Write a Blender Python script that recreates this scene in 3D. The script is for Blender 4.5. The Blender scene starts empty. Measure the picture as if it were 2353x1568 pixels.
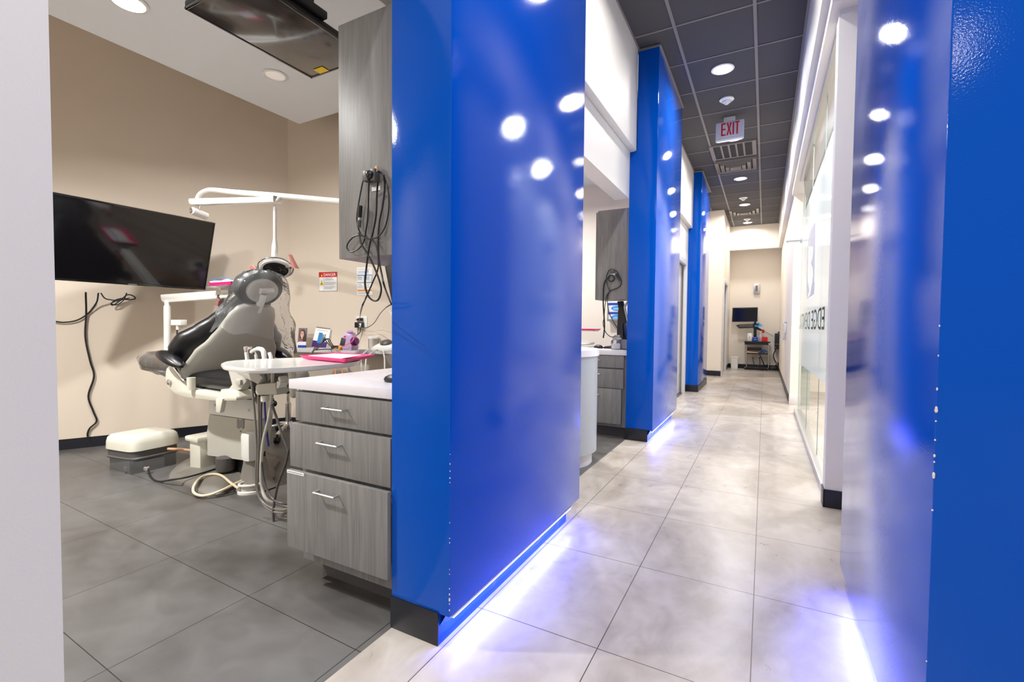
import bpy, bmesh, math, random
from math import sin, cos, pi, radians, atan2, sqrt
from mathutils import Vector, Matrix, noise
random.seed(4)
sc = bpy.context.scene
COL = sc.collection
V = Vector

# ------------------------------------------------------------------ camera
YAW, PITCH, ROLL, FPX = 0.49422927, -0.03331221, 0.0085709, 1076.34
CAMZ = 1.09
_f = V((-sin(YAW)*cos(PITCH), cos(YAW)*cos(PITCH), sin(PITCH)))
_r0 = V((cos(YAW), sin(YAW), 0)); _u0 = _r0.cross(_f)
_r = _r0*cos(ROLL) + _u0*sin(ROLL); _u = -_r0*sin(ROLL) + _u0*cos(ROLL)
CAMP = V((0, 0, CAMZ))
cd = bpy.data.cameras.new('camera'); cam = bpy.data.objects.new('camera', cd); COL.objects.link(cam)
cd.sensor_width = 36; cd.sensor_fit = 'HORIZONTAL'; cd.lens = 36*FPX/2353; cd.clip_start = .02; cd.clip_end = 100
mw = Matrix((( _r.x, _u.x, -_f.x, 0), (_r.y, _u.y, -_f.y, 0), (_r.z, _u.z, -_f.z, CAMZ), (0, 0, 0, 1)))
cam.matrix_world = mw
sc.camera = cam

# survey helpers: where a sight line through a photo point meets a real plane
def _ray(px, py): return _f + _r*((px-1176.5)/FPX) - _u*((py-784)/FPX)
def AZ(px, py, z):
    d = _ray(px, py); return CAMP + d*((z-CAMZ)/d.z)
def AX(px, py, X):
    d = _ray(px, py); return CAMP + d*(X/d.x)
def AY(px, py, Y):
    d = _ray(px, py); return CAMP + d*(Y/d.y)

# ------------------------------------------------------------------ materials
def srgb(r, g, b):
    f = lambda c: (c/255)/12.92 if c/255 <= .04045 else ((c/255+.055)/1.055)**2.4
    return (f(r), f(g), f(b), 1)
MATS = {}
def nodes(name):
    m = bpy.data.materials.new(name); m.use_nodes = True
    nt = m.node_tree; return m, nt, nt.nodes, nt.links, nt.nodes['Principled BSDF']
def mat(name, col, rough=.5, metal=0, coat=0, bump=0, bscale=40, spec=.5, emit=None, es=0, vary=0, trans=0, alpha=1):
    if name in MATS: return MATS[name]
    m, nt, N, L, b = nodes(name)
    b.inputs['Base Color'].default_value = col; b.inputs['Roughness'].default_value = rough
    b.inputs['Metallic'].default_value = metal; b.inputs['Coat Weight'].default_value = coat
    b.inputs['Coat Roughness'].default_value = .06
    b.inputs['Specular IOR Level'].default_value = spec; b.inputs['Transmission Weight'].default_value = trans
    b.inputs['Alpha'].default_value = alpha
    if emit: b.inputs['Emission Color'].default_value = emit; b.inputs['Emission Strength'].default_value = es
    tc = N.new('ShaderNodeTexCoord'); n = N.new('ShaderNodeTexNoise'); L.new(tc.outputs['Object'], n.inputs['Vector'])
    n.inputs['Scale'].default_value = bscale; n.inputs['Detail'].default_value = 2
    if bump:
        bp = N.new('ShaderNodeBump'); bp.inputs['Strength'].default_value = bump; bp.inputs['Distance'].default_value = .004
        L.new(n.outputs['Fac'], bp.inputs['Height']); L.new(bp.outputs['Normal'], b.inputs['Normal'])
        if coat: L.new(bp.outputs['Normal'], b.inputs['Coat Normal'])
    v = vary or .03
    mr = N.new('ShaderNodeMapRange'); mr.inputs['To Min'].default_value = max(.02, rough-v); mr.inputs['To Max'].default_value = rough+v
    n2 = N.new('ShaderNodeTexNoise'); n2.inputs['Scale'].default_value = 6; L.new(tc.outputs['Object'], n2.inputs['Vector'])
    L.new(n2.outputs['Fac'], mr.inputs['Value']); L.new(mr.outputs['Result'], b.inputs['Roughness'])
    MATS[name] = m; return m

def tile_mat(name, ca, cb, cj, W, Hh, ox, oy, skew, streak, rough):
    m, nt, N, L, b = nodes(name)
    tc = N.new('ShaderNodeTexCoord'); sp = N.new('ShaderNodeSeparateXYZ'); L.new(tc.outputs['Object'], sp.inputs[0])
    def math_(op, a, bv):
        n = N.new('ShaderNodeMath'); n.operation = op
        for i, x in enumerate((a, bv)):
            if isinstance(x, (int, float)): n.inputs[i].default_value = x
            else: L.new(x, n.inputs[i])
        return n.outputs[0]
    u = math_('SUBTRACT', sp.outputs[0], ox)
    v = math_('SUBTRACT', math_('ADD', sp.outputs[1], math_('MULTIPLY', sp.outputs[0], skew)), oy)
    cx = N.new('ShaderNodeCombineXYZ'); L.new(u, cx.inputs[0]); L.new(v, cx.inputs[1])
    br = N.new('ShaderNodeTexBrick'); br.offset = 0; br.squash = 1
    br.inputs['Scale'].default_value = 1; br.inputs['Brick Width'].default_value = W; br.inputs['Row Height'].default_value = Hh
    br.inputs['Mortar Size'].default_value = .0016; br.inputs['Mortar Smooth'].default_value = .1; br.inputs['Bias'].default_value = 0
    br.inputs['Color1'].default_value = (.93, .93, .93, 1); br.inputs['Color2'].default_value = (1, 1, 1, 1)
    L.new(cx.outputs[0], br.inputs['Vector'])
    # mottled streaks, shifted per tile so that the pattern breaks at joints
    mp = N.new('ShaderNodeMapping'); mp.inputs['Scale'].default_value = streak; mp.inputs['Rotation'].default_value = (0, 0, .35)
    L.new(tc.outputs['Object'], mp.inputs['Vector'])
    n1 = N.new('ShaderNodeTexNoise'); n1.inputs['Scale'].default_value = 1.4; n1.inputs['Detail'].default_value = 5
    n1.inputs['Roughness'].default_value = .55; n1.inputs['Distortion'].default_value = .9
    L.new(mp.outputs[0], n1.inputs['Vector'])
    n2 = N.new('ShaderNodeTexNoise'); n2.inputs['Scale'].default_value = 7; n2.inputs['Detail'].default_value = 4; n2.inputs['Distortion'].default_value = 1.2
    L.new(mp.outputs[0], n2.inputs['Vector'])
    mx = math_('ADD', math_('MULTIPLY', n1.outputs['Fac'], .75), math_('MULTIPLY', n2.outputs['Fac'], .25))
    cr = N.new('ShaderNodeValToRGB'); cr.color_ramp.elements[0].position = .36; cr.color_ramp.elements[1].position = .62
    cr.color_ramp.elements[0].color = ca; cr.color_ramp.elements[1].color = cb; L.new(mx, cr.inputs[0])
    mul = N.new('ShaderNodeMix'); mul.data_type = 'RGBA'; mul.blend_type = 'MULTIPLY'; mul.inputs[0].default_value = 1
    L.new(cr.outputs[0], mul.inputs[6]); L.new(br.outputs['Color'], mul.inputs[7])
    mj = N.new('ShaderNodeMix'); mj.data_type = 'RGBA'; L.new(br.outputs['Fac'], mj.inputs[0]); L.new(mul.outputs[2], mj.inputs[6]); mj.inputs[7].default_value = cj
    L.new(mj.outputs[2], b.inputs['Base Color'])
    mr = N.new('ShaderNodeMapRange'); mr.inputs['To Min'].default_value = rough-.07; mr.inputs['To Max'].default_value = rough+.08
    L.new(n2.outputs['Fac'], mr.inputs['Value']); L.new(mr.outputs[0], b.inputs['Roughness'])
    bp = N.new('ShaderNodeBump'); bp.inputs['Strength'].default_value = .25; bp.inputs['Distance'].default_value = .001
    iv = math_('SUBTRACT', 1, br.outputs['Fac']); L.new(iv, bp.inputs['Height']); L.new(bp.outputs[0], b.inputs['Normal'])
    return m

def wood_mat(name, a, bcol, c):
    m, nt, N, L, b = nodes(name)
    tc = N.new('ShaderNodeTexCoord'); mp = N.new('ShaderNodeMapping'); mp.inputs['Scale'].default_value = (17, 17, 1.3)
    L.new(tc.outputs['Object'], mp.inputs[0])
    n1 = N.new('ShaderNodeTexNoise'); n1.inputs['Scale'].default_value = 1.3; n1.inputs['Detail'].default_value = 6; n1.inputs['Distortion'].default_value = 1.6
    L.new(mp.outputs[0], n1.inputs['Vector'])
    mp2 = N.new('ShaderNodeMapping'); mp2.inputs['Scale'].default_value = (160, 160, 4); L.new(tc.outputs['Object'], mp2.inputs[0])
    n2 = N.new('ShaderNodeTexNoise'); n2.inputs['Scale'].default_value = 1; n2.inputs['Detail'].default_value = 3; L.new(mp2.outputs[0], n2.inputs['Vector'])
    mx = N.new('ShaderNodeMix'); mx.inputs[0].default_value = .4; L.new(n1.outputs['Fac'], mx.inputs[2]); L.new(n2.outputs['Fac'], mx.inputs[3])
    cr = N.new('ShaderNodeValToRGB'); e = cr.color_ramp.elements; e[0].position = .34; e[0].color = a; e[1].position = .66; e[1].color = c
    k = e.new(.5); k.color = bcol
    L.new(mx.outputs[0], cr.inputs[0]); L.new(cr.outputs[0], b.inputs['Base Color']); b.inputs['Roughness'].default_value = .42
    return m

def thin_mat(name, tint, gloss, film=0, bump=0, bscale=30, filmcol=(.9, .95, .96, 1), rough=.03, ref=None):
    """clear sheet: see-through, with mirror reflection growing at grazing angles; film = share of milky scattering"""
    m, nt, N, L, b = nodes(name); N.remove(b); out = N['Material Output']
    tr = N.new('ShaderNodeBsdfTransparent'); tr.inputs[0].default_value = tint
    gl = N.new('ShaderNodeBsdfGlossy'); gl.inputs['Roughness'].default_value = rough
    lw = N.new('ShaderNodeLayerWeight'); lw.inputs['Blend'].default_value = gloss
    base = tr.outputs[0]
    if film:
        tl = N.new('ShaderNodeBsdfTranslucent'); tl.inputs[0].default_value = filmcol
        df = N.new('ShaderNodeBsdfDiffuse'); df.inputs[0].default_value = filmcol
        m1 = N.new('ShaderNodeMixShader'); m1.inputs[0].default_value = .45; L.new(tl.outputs[0], m1.inputs[1]); L.new(df.outputs[0], m1.inputs[2])
        m2 = N.new('ShaderNodeMixShader'); m2.inputs[0].default_value = film; L.new(tr.outputs[0], m2.inputs[1]); L.new(m1.outputs[0], m2.inputs[2]); base = m2.outputs[0]
    ms = N.new('ShaderNodeMixShader'); L.new(lw.outputs['Fresnel'], ms.inputs[0]); L.new(base, ms.inputs[1]); L.new(gl.outputs[0], ms.inputs[2])
    L.new(ms.outputs[0], out.inputs[0])
    if bump:
        tc = N.new('ShaderNodeTexCoord'); n = N.new('ShaderNodeTexNoise'); n.inputs['Scale'].default_value = bscale; n.inputs['Detail'].default_value = 3; n.inputs['Distortion'].default_value = 1
        L.new(tc.outputs['Object'], n.inputs['Vector']); bp = N.new('ShaderNodeBump'); bp.inputs['Strength'].default_value = bump; bp.inputs['Distance'].default_value = .02
        L.new(n.outputs['Fac'], bp.inputs['Height']); L.new(bp.outputs[0], gl.inputs['Normal']); L.new(bp.outputs[0], lw.inputs['Normal'])
    return m

M_blue = mat('blue_gloss_paint', (.0, .083, .52, 1), .08, coat=.04, bump=.06, bscale=240, spec=.2)
M_white = mat('white_wall_paint', srgb(226, 222, 218), .55, bump=.05, bscale=200)
M_cream = mat('cream_wall_paint', srgb(240, 231, 219), .6, bump=.05, bscale=200)
M_beige = mat('beige_wall_paint', srgb(219, 206, 190), .6, bump=.05, bscale=200)
M_op_ceiling = mat('grey_white_ceiling_paint', srgb(228, 233, 238), .7, bump=.03, bscale=200)
M_darkceil = mat('charcoal_ceiling_tile', srgb(72, 70, 74), .8, bump=.25, bscale=500)
M_tbar = mat('grey_ceiling_bar', srgb(128, 122, 122), .5)
M_baseboard = mat('black_rubber_base', srgb(22, 24, 34), .35)
M_floor = tile_mat('cream_floor_tile', srgb(152, 141, 130), srgb(197, 189, 181), srgb(74, 64, 58), .4595, .619, -.473, 1.504, 0, (1.2, .8, 1), .3)
M_gfloor = tile_mat('grey_floor_tile', srgb(72, 69, 67), srgb(102, 100, 99), srgb(30, 24, 22), .6095, .457, -1.79, .664-.026*1.79, .026, (.8, 1.1, 1), .42)
M_wood = wood_mat('grey_wood_laminate', srgb(112, 111, 111), srgb(128, 126, 125), srgb(142, 140, 139))
M_toekick = mat('dark_grey_toe_kick', srgb(80, 78, 80), .5)
M_lam = mat('white_laminate', srgb(232, 228, 234), .28)
M_lamgrey = mat('pale_grey_laminate', srgb(214, 212, 214), .35)
M_chrome = mat('chrome', (.82, .82, .84, 1), .12, 1)
M_steel = mat('brushed_steel', (.62, .62, .64, 1), .32, 1)
M_drum = mat('silver_textured_laminate', srgb(176, 182, 190), .4, .25, bump=.3, bscale=90)
M_plast = mat('glossy_white_plastic', srgb(236, 236, 232), .2, coat=.3)
M_ivory = mat('ivory_plastic', srgb(222, 220, 206), .25, coat=.3)
M_shell = mat('warm_grey_plastic', srgb(190, 188, 179), .35)
M_hose = mat('grey_rubber_hose', srgb(120, 116, 110), .4)
M_hosed = mat('dark_grey_rubber_hose', srgb(82, 80, 80), .4)
M_leather = mat('black_leather', srgb(24, 24, 27), .32, bump=.15, bscale=220)
M_brownpad = mat('taupe_leather', srgb(92, 84, 76), .35, bump=.1, bscale=150)
M_black = mat('black_plastic', srgb(20, 20, 23), .35)
M_blackg = mat('black_gloss', srgb(10, 10, 13), .07, coat=.4, spec=.6)
M_screen = mat('dark_screen_glass', srgb(14, 13, 16), .09, coat=.2, spec=.5)
M_greyscr = mat('brown_grey_screen', srgb(58, 52, 50), .13, coat=.3)
M_cable = mat('black_cable', srgb(22, 24, 26), .4)
M_cream_c = mat('cream_tubing', srgb(222, 206, 176), .4)
M_white_c = mat('white_cable', srgb(236, 236, 234), .4)
M_pink = mat('hot_pink_plastic', (.95, .0, .22, 1), .35)
M_pinkcov = mat('salmon_film', srgb(178, 118, 110), .3)
M_paper = mat('white_paper', srgb(240, 240, 240), .6)
M_red = mat('sign_red', srgb(196, 22, 26), .45)
M_red2 = mat('bright_red_plastic', srgb(216, 24, 30), .35)
M_yellow = mat('sign_yellow', srgb(244, 206, 20), .5)
M_ink = mat('black_ink', srgb(22, 22, 24), .6)
M_inkg = mat('grey_ink', srgb(120, 120, 124), .6)
M_bluep = mat('print_blue', srgb(36, 130, 200), .5)
M_orangep = mat('print_orange', srgb(238, 150, 40), .5)
M_greenp = mat('print_green', srgb(60, 130, 90), .5)
M_purple = mat('print_purple', srgb(70, 30, 110), .5)
M_lil = mat('lilac_plastic', srgb(206, 176, 220), .3, coat=.2)
M_purpk = mat('purple_plastic', srgb(110, 36, 120), .3)
M_bluec = mat('blue_plastic', srgb(16, 70, 180), .35)
M_cyan = mat('sky_blue_card', srgb(36, 140, 214), .5)
M_skin = mat('print_skin', srgb(216, 170, 148), .5)
M_hair = mat('print_brown', srgb(74, 48, 38), .5)
M_navy = mat('navy_tube', srgb(14, 24, 110), .4)
M_orange = mat('orange_fibre', srgb(240, 110, 30), .4, emit=srgb(240, 110, 30), es=.2)
M_tan = mat('tan_paper', srgb(216, 170, 132), .6)
M_doorgrey = mat('pale_grey_door_paint', srgb(206, 206, 210), .35)
M_chip = mat('bare_plaster_chip', srgb(228, 218, 208), .7)
M_cloudy = mat('clear_plastic_canister', srgb(226, 226, 222), .25, trans=.6)
M_lens = mat('lit_lamp_lens', (1, 1, 1, 1), .4, emit=(1, .97, .93, 1), es=14)
M_lensoff = mat('unlit_lamp_lens', srgb(230, 222, 214), .4, emit=(1, .93, .87, 1), es=.25)
M_led = mat('blue_white_led', (.3, .3, 1, 1), .4, emit=(.10, .12, 1, 1), es=20)
M_glass = thin_mat('clear_glass', (.93, .97, .955, 1), .10)
M_frost = thin_mat('frosted_film', (.93, .97, .97, 1), .12, film=.9, filmcol=(.9, .97, .99, 1), rough=.1)
M_logo = thin_mat('clear_cut_letters', (.75, .8, .78, 1), .1, film=.5, filmcol=(.42, .48, .46, 1), rough=.1)
M_bag = thin_mat('clear_plastic_film', (.95, .95, .96, 1), .17, film=.14, bump=.75, bscale=16, rough=.1)
M_clear = thin_mat('clear_rigid_plastic', (.95, .95, .95, 1), .12, film=.22)
M_edge = mat('pale_green_glass_edge', srgb(196, 202, 184), .2)

# ------------------------------------------------------------------ mesh helpers
def NB(): return bmesh.new()
def box(bm, a, b, bev=0, seg=2, mtx=None):
    a, b = V(a), V(b); lo = V((min(a.x, b.x), min(a.y, b.y), min(a.z, b.z))); hi = V((max(a.x, b.x), max(a.y, b.y), max(a.z, b.z)))
    t = bmesh.new(); bmesh.ops.create_cube(t, size=1)
    for v in t.verts: v.co = V([lo[i] + (v.co[i]+.5)*(hi[i]-lo[i]) for i in range(3)])
    if bev: bmesh.ops.bevel(t, geom=t.edges[:], offset=min(bev, .49*min(hi-lo)), segments=seg, profile=.6, affect='EDGES')
    add(bm, t, mtx)
def add(bm, t, mtx=None):
    if mtx is not None: t.transform(mtx)
    me = bpy.data.meshes.new('tmp'); t.to_mesh(me); t.free(); bm.from_mesh(me); bpy.data.meshes.remove(me)
def lathe(bm, prof, c, axis=(0, 0, 1), n=32, sx=1, sy=1, mtx=None):
    t = bmesh.new(); q = V(axis).normalized().to_track_quat('Z', 'Y').to_matrix().to_4x4(); rings = []
    for r, z in prof:
        if r < 1e-6: rings.append([t.verts.new((0, 0, z))])
        else: rings.append([t.verts.new((r*sx*cos(2*pi*k/n), r*sy*sin(2*pi*k/n), z)) for k in range(n)])
    for a, b in zip(rings, rings[1:]):
        for k in range(n):
            k2 = (k+1) % n
            if len(a) == 1 and len(b) == 1: continue
            if len(a) == 1: t.faces.new((a[0], b[k2], b[k]))
            elif len(b) == 1: t.faces.new((a[k], a[k2], b[0]))
            else: t.faces.new((a[k], a[k2], b[k2], b[k]))
    if len(rings[0]) > 1: t.faces.new(rings[0][::-1])
    if len(rings[-1]) > 1: t.faces.new(rings[-1])
    t.transform(Matrix.Translation(V(c)) @ q); add(bm, t, mtx)
def cyl(bm, a, b, r, r2=None, n=24, bev=0):
    a, b = V(a), V(b); h = (b-a).length; r2 = r if r2 is None else r2
    pr = [(r, 0), (r2, h)] if not bev else [(r-bev, 0), (r, bev), (r2, h-bev), (r2-bev, h)]
    lathe(bm, pr, a, b-a, n)
def smooth(pts, n=8):
    P = [V(p) for p in pts]
    if len(P) < 3: return P
    out = []
    E = [2*P[0]-P[1]] + P + [2*P[-1]-P[-2]]
    for i in range(1, len(E)-2):
        p0, p1, p2, p3 = E[i-1:i+3]
        for k in range(n):
            t = k/n
            out.append(.5*((2*p1) + (p2-p0)*t + (2*p0-5*p1+4*p2-p3)*t*t + (3*p1-p0-3*p2+p3)*t**3))
    out.append(P[-1]); return out
def tube(bm, pts, r, n=8, sm=6, flat=1):
    P = smooth(pts, sm) if sm else [V(p) for p in pts]
    P = [p for i, p in enumerate(P) if i == 0 or (p-P[i-1]).length > 1e-5]
    T = [(P[min(i+1, len(P)-1)]-P[max(i-1, 0)]).normalized() for i in range(len(P))]
    up = V((0, 0, 1)) if abs(T[0].z) < .9 else V((1, 0, 0)); s = T[0].cross(up).normalized(); rings = []
    for i, p in enumerate(P):
        s = (s - T[i]*s.dot(T[i])).normalized(); w = T[i].cross(s)
        rr = r[min(i*len(r)//len(P), len(r)-1)] if isinstance(r, (list, tuple)) else r
        rings.append([bm.verts.new(p + s*cos(2*pi*k/n)*rr + w*sin(2*pi*k/n)*rr*flat) for k in range(n)])
    for a, b in zip(rings, rings[1:]):
        for k in range(n): bm.faces.new((a[k], a[(k+1) % n], b[(k+1) % n], b[k]))
    bm.faces.new(rings[0][::-1]); bm.faces.new(rings[-1])
def prism(bm, poly, d, bev=0, mtx=None):
    """closed polygon of 3D points pushed along vector d"""
    t = bmesh.new(); a = [t.verts.new(V(p)) for p in poly]; b = [t.verts.new(V(p)+V(d)) for p in poly]; n = len(poly)
    t.faces.new(a); t.faces.new(b[::-1])
    for k in range(n): t.faces.new((a[k], b[k], b[(k+1) % n], a[(k+1) % n]))
    bmesh.ops.recalc_face_normals(t, faces=t.faces[:])
    if bev: bmesh.ops.bevel(t, geom=t.edges[:], offset=bev, segments=2, profile=.6, affect='EDGES')
    add(bm, t, mtx)
def loft(bm, rings, caps=True, close=True):
    R = [[bm.verts.new(V(p)) for p in r] for r in rings]; n = len(R[0])
    for a, b in zip(R, R[1:]):
        for k in range(n if close else n-1): bm.faces.new((a[k], a[(k+1) % n], b[(k+1) % n], b[k]))
    if caps and close: bm.faces.new(R[0][::-1]); bm.faces.new(R[-1])
def sring(c, ux, uy, a, b, e=3, n=28):
    """superellipse ring"""
    c, ux, uy = V(c), V(ux), V(uy); out = []
    for k in range(n):
        t = 2*pi*k/n; ct, st = cos(t), sin(t)
        out.append(c + ux*a*math.copysign(abs(ct)**(2/e), ct) + uy*b*math.copysign(abs(st)**(2/e), st))
    return out
def quad(bm, pts): bm.faces.new([bm.verts.new(V(p)) for p in pts])
def grid_fn(bm, fn, nu, nv):
    R = [[bm.verts.new(fn(i/nu, j/nv)) for j in range(nv+1)] for i in range(nu+1)]
    for i in range(nu):
        for j in range(nv): bm.faces.new((R[i][j], R[i+1][j], R[i+1][j+1], R[i][j+1]))
def text(bm, s, size, mtx, depth=.0008, xs=1):
    cu = bpy.data.curves.new('txt', 'FONT'); cu.body = s; cu.size = size; cu.extrude = depth; cu.align_x = 'CENTER'; cu.align_y = 'CENTER'; cu.resolution_u = 3
    o = bpy.data.objects.new('txt', cu); COL.objects.link(o)
    dg = bpy.context.evaluated_depsgraph_get(); me = bpy.data.meshes.new_from_object(o.evaluated_get(dg))
    t = bmesh.new(); t.from_mesh(me); t.transform(Matrix.Diagonal((xs, 1, 1, 1))); bpy.data.objects.remove(o); bpy.data.curves.remove(cu); bpy.data.meshes.remove(me)
    add(bm, t, mtx)
def frame(o, ux, uy):
    """matrix: local x along ux, y along uy, z out"""
    ux, uy = V(ux).normalized(), V(uy).normalized(); w = ux.cross(uy)
    return Matrix(((ux.x, uy.x, w.x, o[0]), (ux.y, uy.y, w.y, o[1]), (ux.z, uy.z, w.z, o[2]), (0, 0, 0, 1)))

# ------------------------------------------------------------------ object helpers
def tag(o, label=None, cat=None, group=None, kind=None):
    for k, v in (('label', label), ('category', cat), ('group', group), ('kind', kind)):
        if v: o[k] = v
    return o
def obj(name, bm, m, parent=None, label=None, ang=40, recalc=True):
    if recalc: bmesh.ops.recalc_face_normals(bm, faces=bm.faces[:])
    me = bpy.data.meshes.new(name); bm.to_mesh(me); bm.free(); me.materials.append(m)
    for p in me.polygons: p.use_smooth = True
    me.set_sharp_from_angle(angle=radians(ang))
    o = bpy.data.objects.new(name, me); COL.objects.link(o)
    if parent is not None:
        o.parent = parent
        base = V((0, 0, 0)); q = parent
        while q is not None and q.type == 'EMPTY': base = V(q['_base']); break
        o.matrix_parent_inverse = Matrix.Translation(-base)
    if label: o['label'] = label
    return o
def thing(name, label, cat, loc, group=None):
    o = bpy.data.objects.new(name, None); COL.objects.link(o); o.location = V(loc); o.empty_display_size = .05
    o['_base'] = tuple(V(loc)); return tag(o, label, cat, group)
def one(name, bm, m, label, cat, group=None, ang=40): return tag(obj(name, bm, m, None, None, ang), label, cat, group)
def struct(name, bm, m, label=None, ang=30): return tag(obj(name, bm, m, None, label, ang), kind='structure')
def dup(root, loc, label=None):
    r = root.copy(); COL.objects.link(r); r.location = V(loc)
    if label: r['label'] = label
    for ch in list(root.children):
        c = ch.copy(); COL.objects.link(c); c.parent = r
        for g in list(ch.children):
            d = g.copy(); COL.objects.link(d); d.parent = c
    return r
def B(name, a, b, m, parent=None, bev=0, label=None):
    bm = NB(); box(bm, a, b, bev); return obj(name, bm, m, parent, label)
def S(name, a, b, m, label=None, bev=0):
    bm = NB(); box(bm, a, b, bev); return struct(name, bm, m, label)
def area(name, loc, power, size, col=(1, .96, .91), spread=170, rot=(0, 0, 0)):
    l = bpy.data.lights.new(name, 'AREA'); l.shape = 'DISK'; l.size = size; l.energy = power; l.color = col; l.spread = radians(spread)
    o = bpy.data.objects.new(name, l); COL.objects.link(o); o.location = loc; o.rotation_euler = rot; return o

# light levels
PW_C, PW_O, PW_G, PW_FILL, PW_L, W_S, EXPO, OSP = 31, 42, 46, 29, 7, .36, 0, 152
OC = (1, .99, .965)

# ================================================================== THE SETTING
ZC, ZO = 3.68, 3.0          # corridor ceiling, treatment room ceiling
PX0, PX1 = -1.16, -.905     # pillar back / corridor face
# floors
S('floor', (-1.155, -2.5, -.05), (4.2, 15, 0), M_floor, 'cream tiled corridor floor')
S('floor.001', (-7, -2.5, -.05), (-1.155, 15, 0), M_gfloor, 'grey tiled treatment room floor')
# corridor ceiling with grid bars
bm = NB(); box(bm, (-1.12, -1.5, ZC), (.27, 13.5, ZC+.05)); ceil = struct('ceiling', bm, M_darkceil, 'charcoal tiled corridor ceiling')
bm = NB()
for x in (-.746, -.13): box(bm, (x-.013, -1.5, ZC-.008), (x+.013, 13.45, ZC+.001))
y = 4.284-.643*9
while y < 13.4:
    box(bm, (-1.1, y-.008, ZC-.006), (.262, y+.008, ZC+.001)); y += .643
for x in (-1.097, .250): box(bm, (x-.012, -1.5, ZC-.012), (x+.012, 13.45, ZC+.001))
struct('trim_1', bm, M_tbar, 'grey ceiling grid bars')
# treatment rooms: lowered ceilings, walls behind them run higher
CX = -3.965
S('ceiling.001', (CX, -1.0, ZO), (-1.30, 3.03, ZO+.12), M_op_ceiling, 'pale lowered ceiling of the front treatment room')
S('ceiling.002', (-5, 3.5, ZO), (-1.30, 6.2, ZO+.12), M_op_ceiling, 'pale lowered ceiling of the second treatment room')
S('ceiling.003', (-6.2, -2.0, 3.62), (-1.30, 8, 3.7), M_beige, 'high ceiling above the lowered one')
W0, WC = V((-5.55, .0, 0)), V((-4.447, 3.259, 0))    # television wall end and corner
def wall_poly(name, pts, h, m, th=.08, z0=0, label=None):
    bm = NB()
    for a, b in zip(pts, pts[1:]):
        a, b = V(a), V(b); d = (b-a).normalized(); n = V((-d.y, d.x, 0))
        prism(bm, [a+V((0, 0, z0)), b+V((0, 0, z0)), b+n*th+V((0, 0, z0)), a+n*th+V((0, 0, z0))], (0, 0, h-z0))
    return struct(name, bm, m, label)
tvd = V((sin(radians(25.9)), cos(radians(25.9)), 0))
WA = WC - tvd*4.2
wall_poly('wall_left', [WA, WC], 3.62, M_beige, label='beige wall with the television')
bd = V((cos(radians(13)), sin(radians(13)), 0)); bn = V((bd.y, -bd.x, 0))   # back wall direction and its outward normal
WB = WC + bd*1.42
wall_poly('wall_back', [WC, WB], 3.62, M_beige, label='beige back wall of the front treatment room')
wall_poly('wall_back.001', [WB, V((-1.17, 2.42, 0))], 3.62, M_beige, label='beige partition behind the blue pillar')
def BW(px, py, w=0):
    a = WC + bn*w; d = _ray(px, py); n = bn
    return CAMP + d*((a-CAMP).dot(n)/d.dot(n))
def base_strip(name, pts, h=.09, th=.006, m=M_baseboard):
    bm = NB()
    for a, b in zip(pts, pts[1:]):
        a, b = V(a), V(b); d = (b-a).normalized(); n = V((d.y, -d.x, 0))
        prism(bm, [a, b, b+n*th, a+n*th], (0, 0, h))
    return struct(name, bm, m)
base_strip('baseboard_left', [WA, WC]); base_strip('baseboard_back', [WC, WB])
# second treatment room walls
S('wall_back.002', (-5, 6.18, 0), (-1.17, 6.26, 3.62), M_cream, 'cream back wall of the second treatment room')
S('wall_left.001', (-5.1, 3.6, 0), (-5, 6.2, 3.62), M_cream)
# white wall end on the near side of the front treatment room
S('wall_left.002', (-1.3, -1.6, 0), (-1.155, .363, 3.62), M_white, 'white wall end beside the treatment room opening')
S('wall_left.003', (-5.9, -1.1, 0), (-1.3, -1.0, 3.62), M_beige)

# bulkheads above the openings
def bulk(n, y0, y1):
    S('wall_bulkhead' + n, (-1.30, y0, 2.305), (PX0-.002, y1, ZC), M_white, 'white bulkhead above the opening', )
    S('wall_bulkhead' + n, (PX0-.002, y0, 2.735), (-1.097, y1, ZC), M_white, 'projecting upper band of the white bulkhead', bev=.012)
bulk('', -1.5, 1.255); bulk('.002', 2.505, 4.47); bulk('.004', 5.86, 8.35)
S('wall_left.004', (-1.30, 1.262, 2.305), (PX0-.004, 2.5, ZC), M_white)

# blue pillars
def pillar(n, y0, y1, z0, x0=PX0, x1=PX1, notch=True):
    bm = NB(); zt = ZC-.012
    prism(bm, [(x0, y0, .11), (x1, y0, .11), (x1, y0, zt), (x0+.065, y0, zt), (x0+.065, y0, 2.737), (x0, y0, 2.737)], (0, y1-y0, 0), .004)
    box(bm, (x0+.002, y0+.002, .0), (x1-.045, y1-.09, .12))
    p = struct('pillar' + n, bm, M_blue, 'glossy blue pillar', 30)
    bm = NB(); box(bm, (x0+.06, y0-.004, ZC-.03), (x1+.014, y1+.004, ZC-.006), .004); struct('trim_2' + n, bm, M_tbar, 'dark trim at the pillar top')
    return p
pillar('', 1.255, 2.505, .1)
pillar('.001', 4.47, 5.84, .08)
pillar('.002', 8.35, 9.7, .08, -1.16, -.965)
def pbase(n, x0, x1, y0, y1):
    bm = NB(); box(bm, (x0, y0-.006, 0), (x1, y0+.002, .115), .002); struct('baseboard_left' + n, bm, M_baseboard)
pbase('.001', -1.161, -.949, 1.255, 0); pbase('.002', -1.161, -.949, 4.47, 0)
bm = NB(); box(bm, (-1.165, 8.343, 0), (-.96, 8.352, .115), .002); box(bm, (-.966, 8.343, 0), (-.957, 9.7, .115), .002); struct('baseboard_left.003', bm, M_baseboard)
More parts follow.
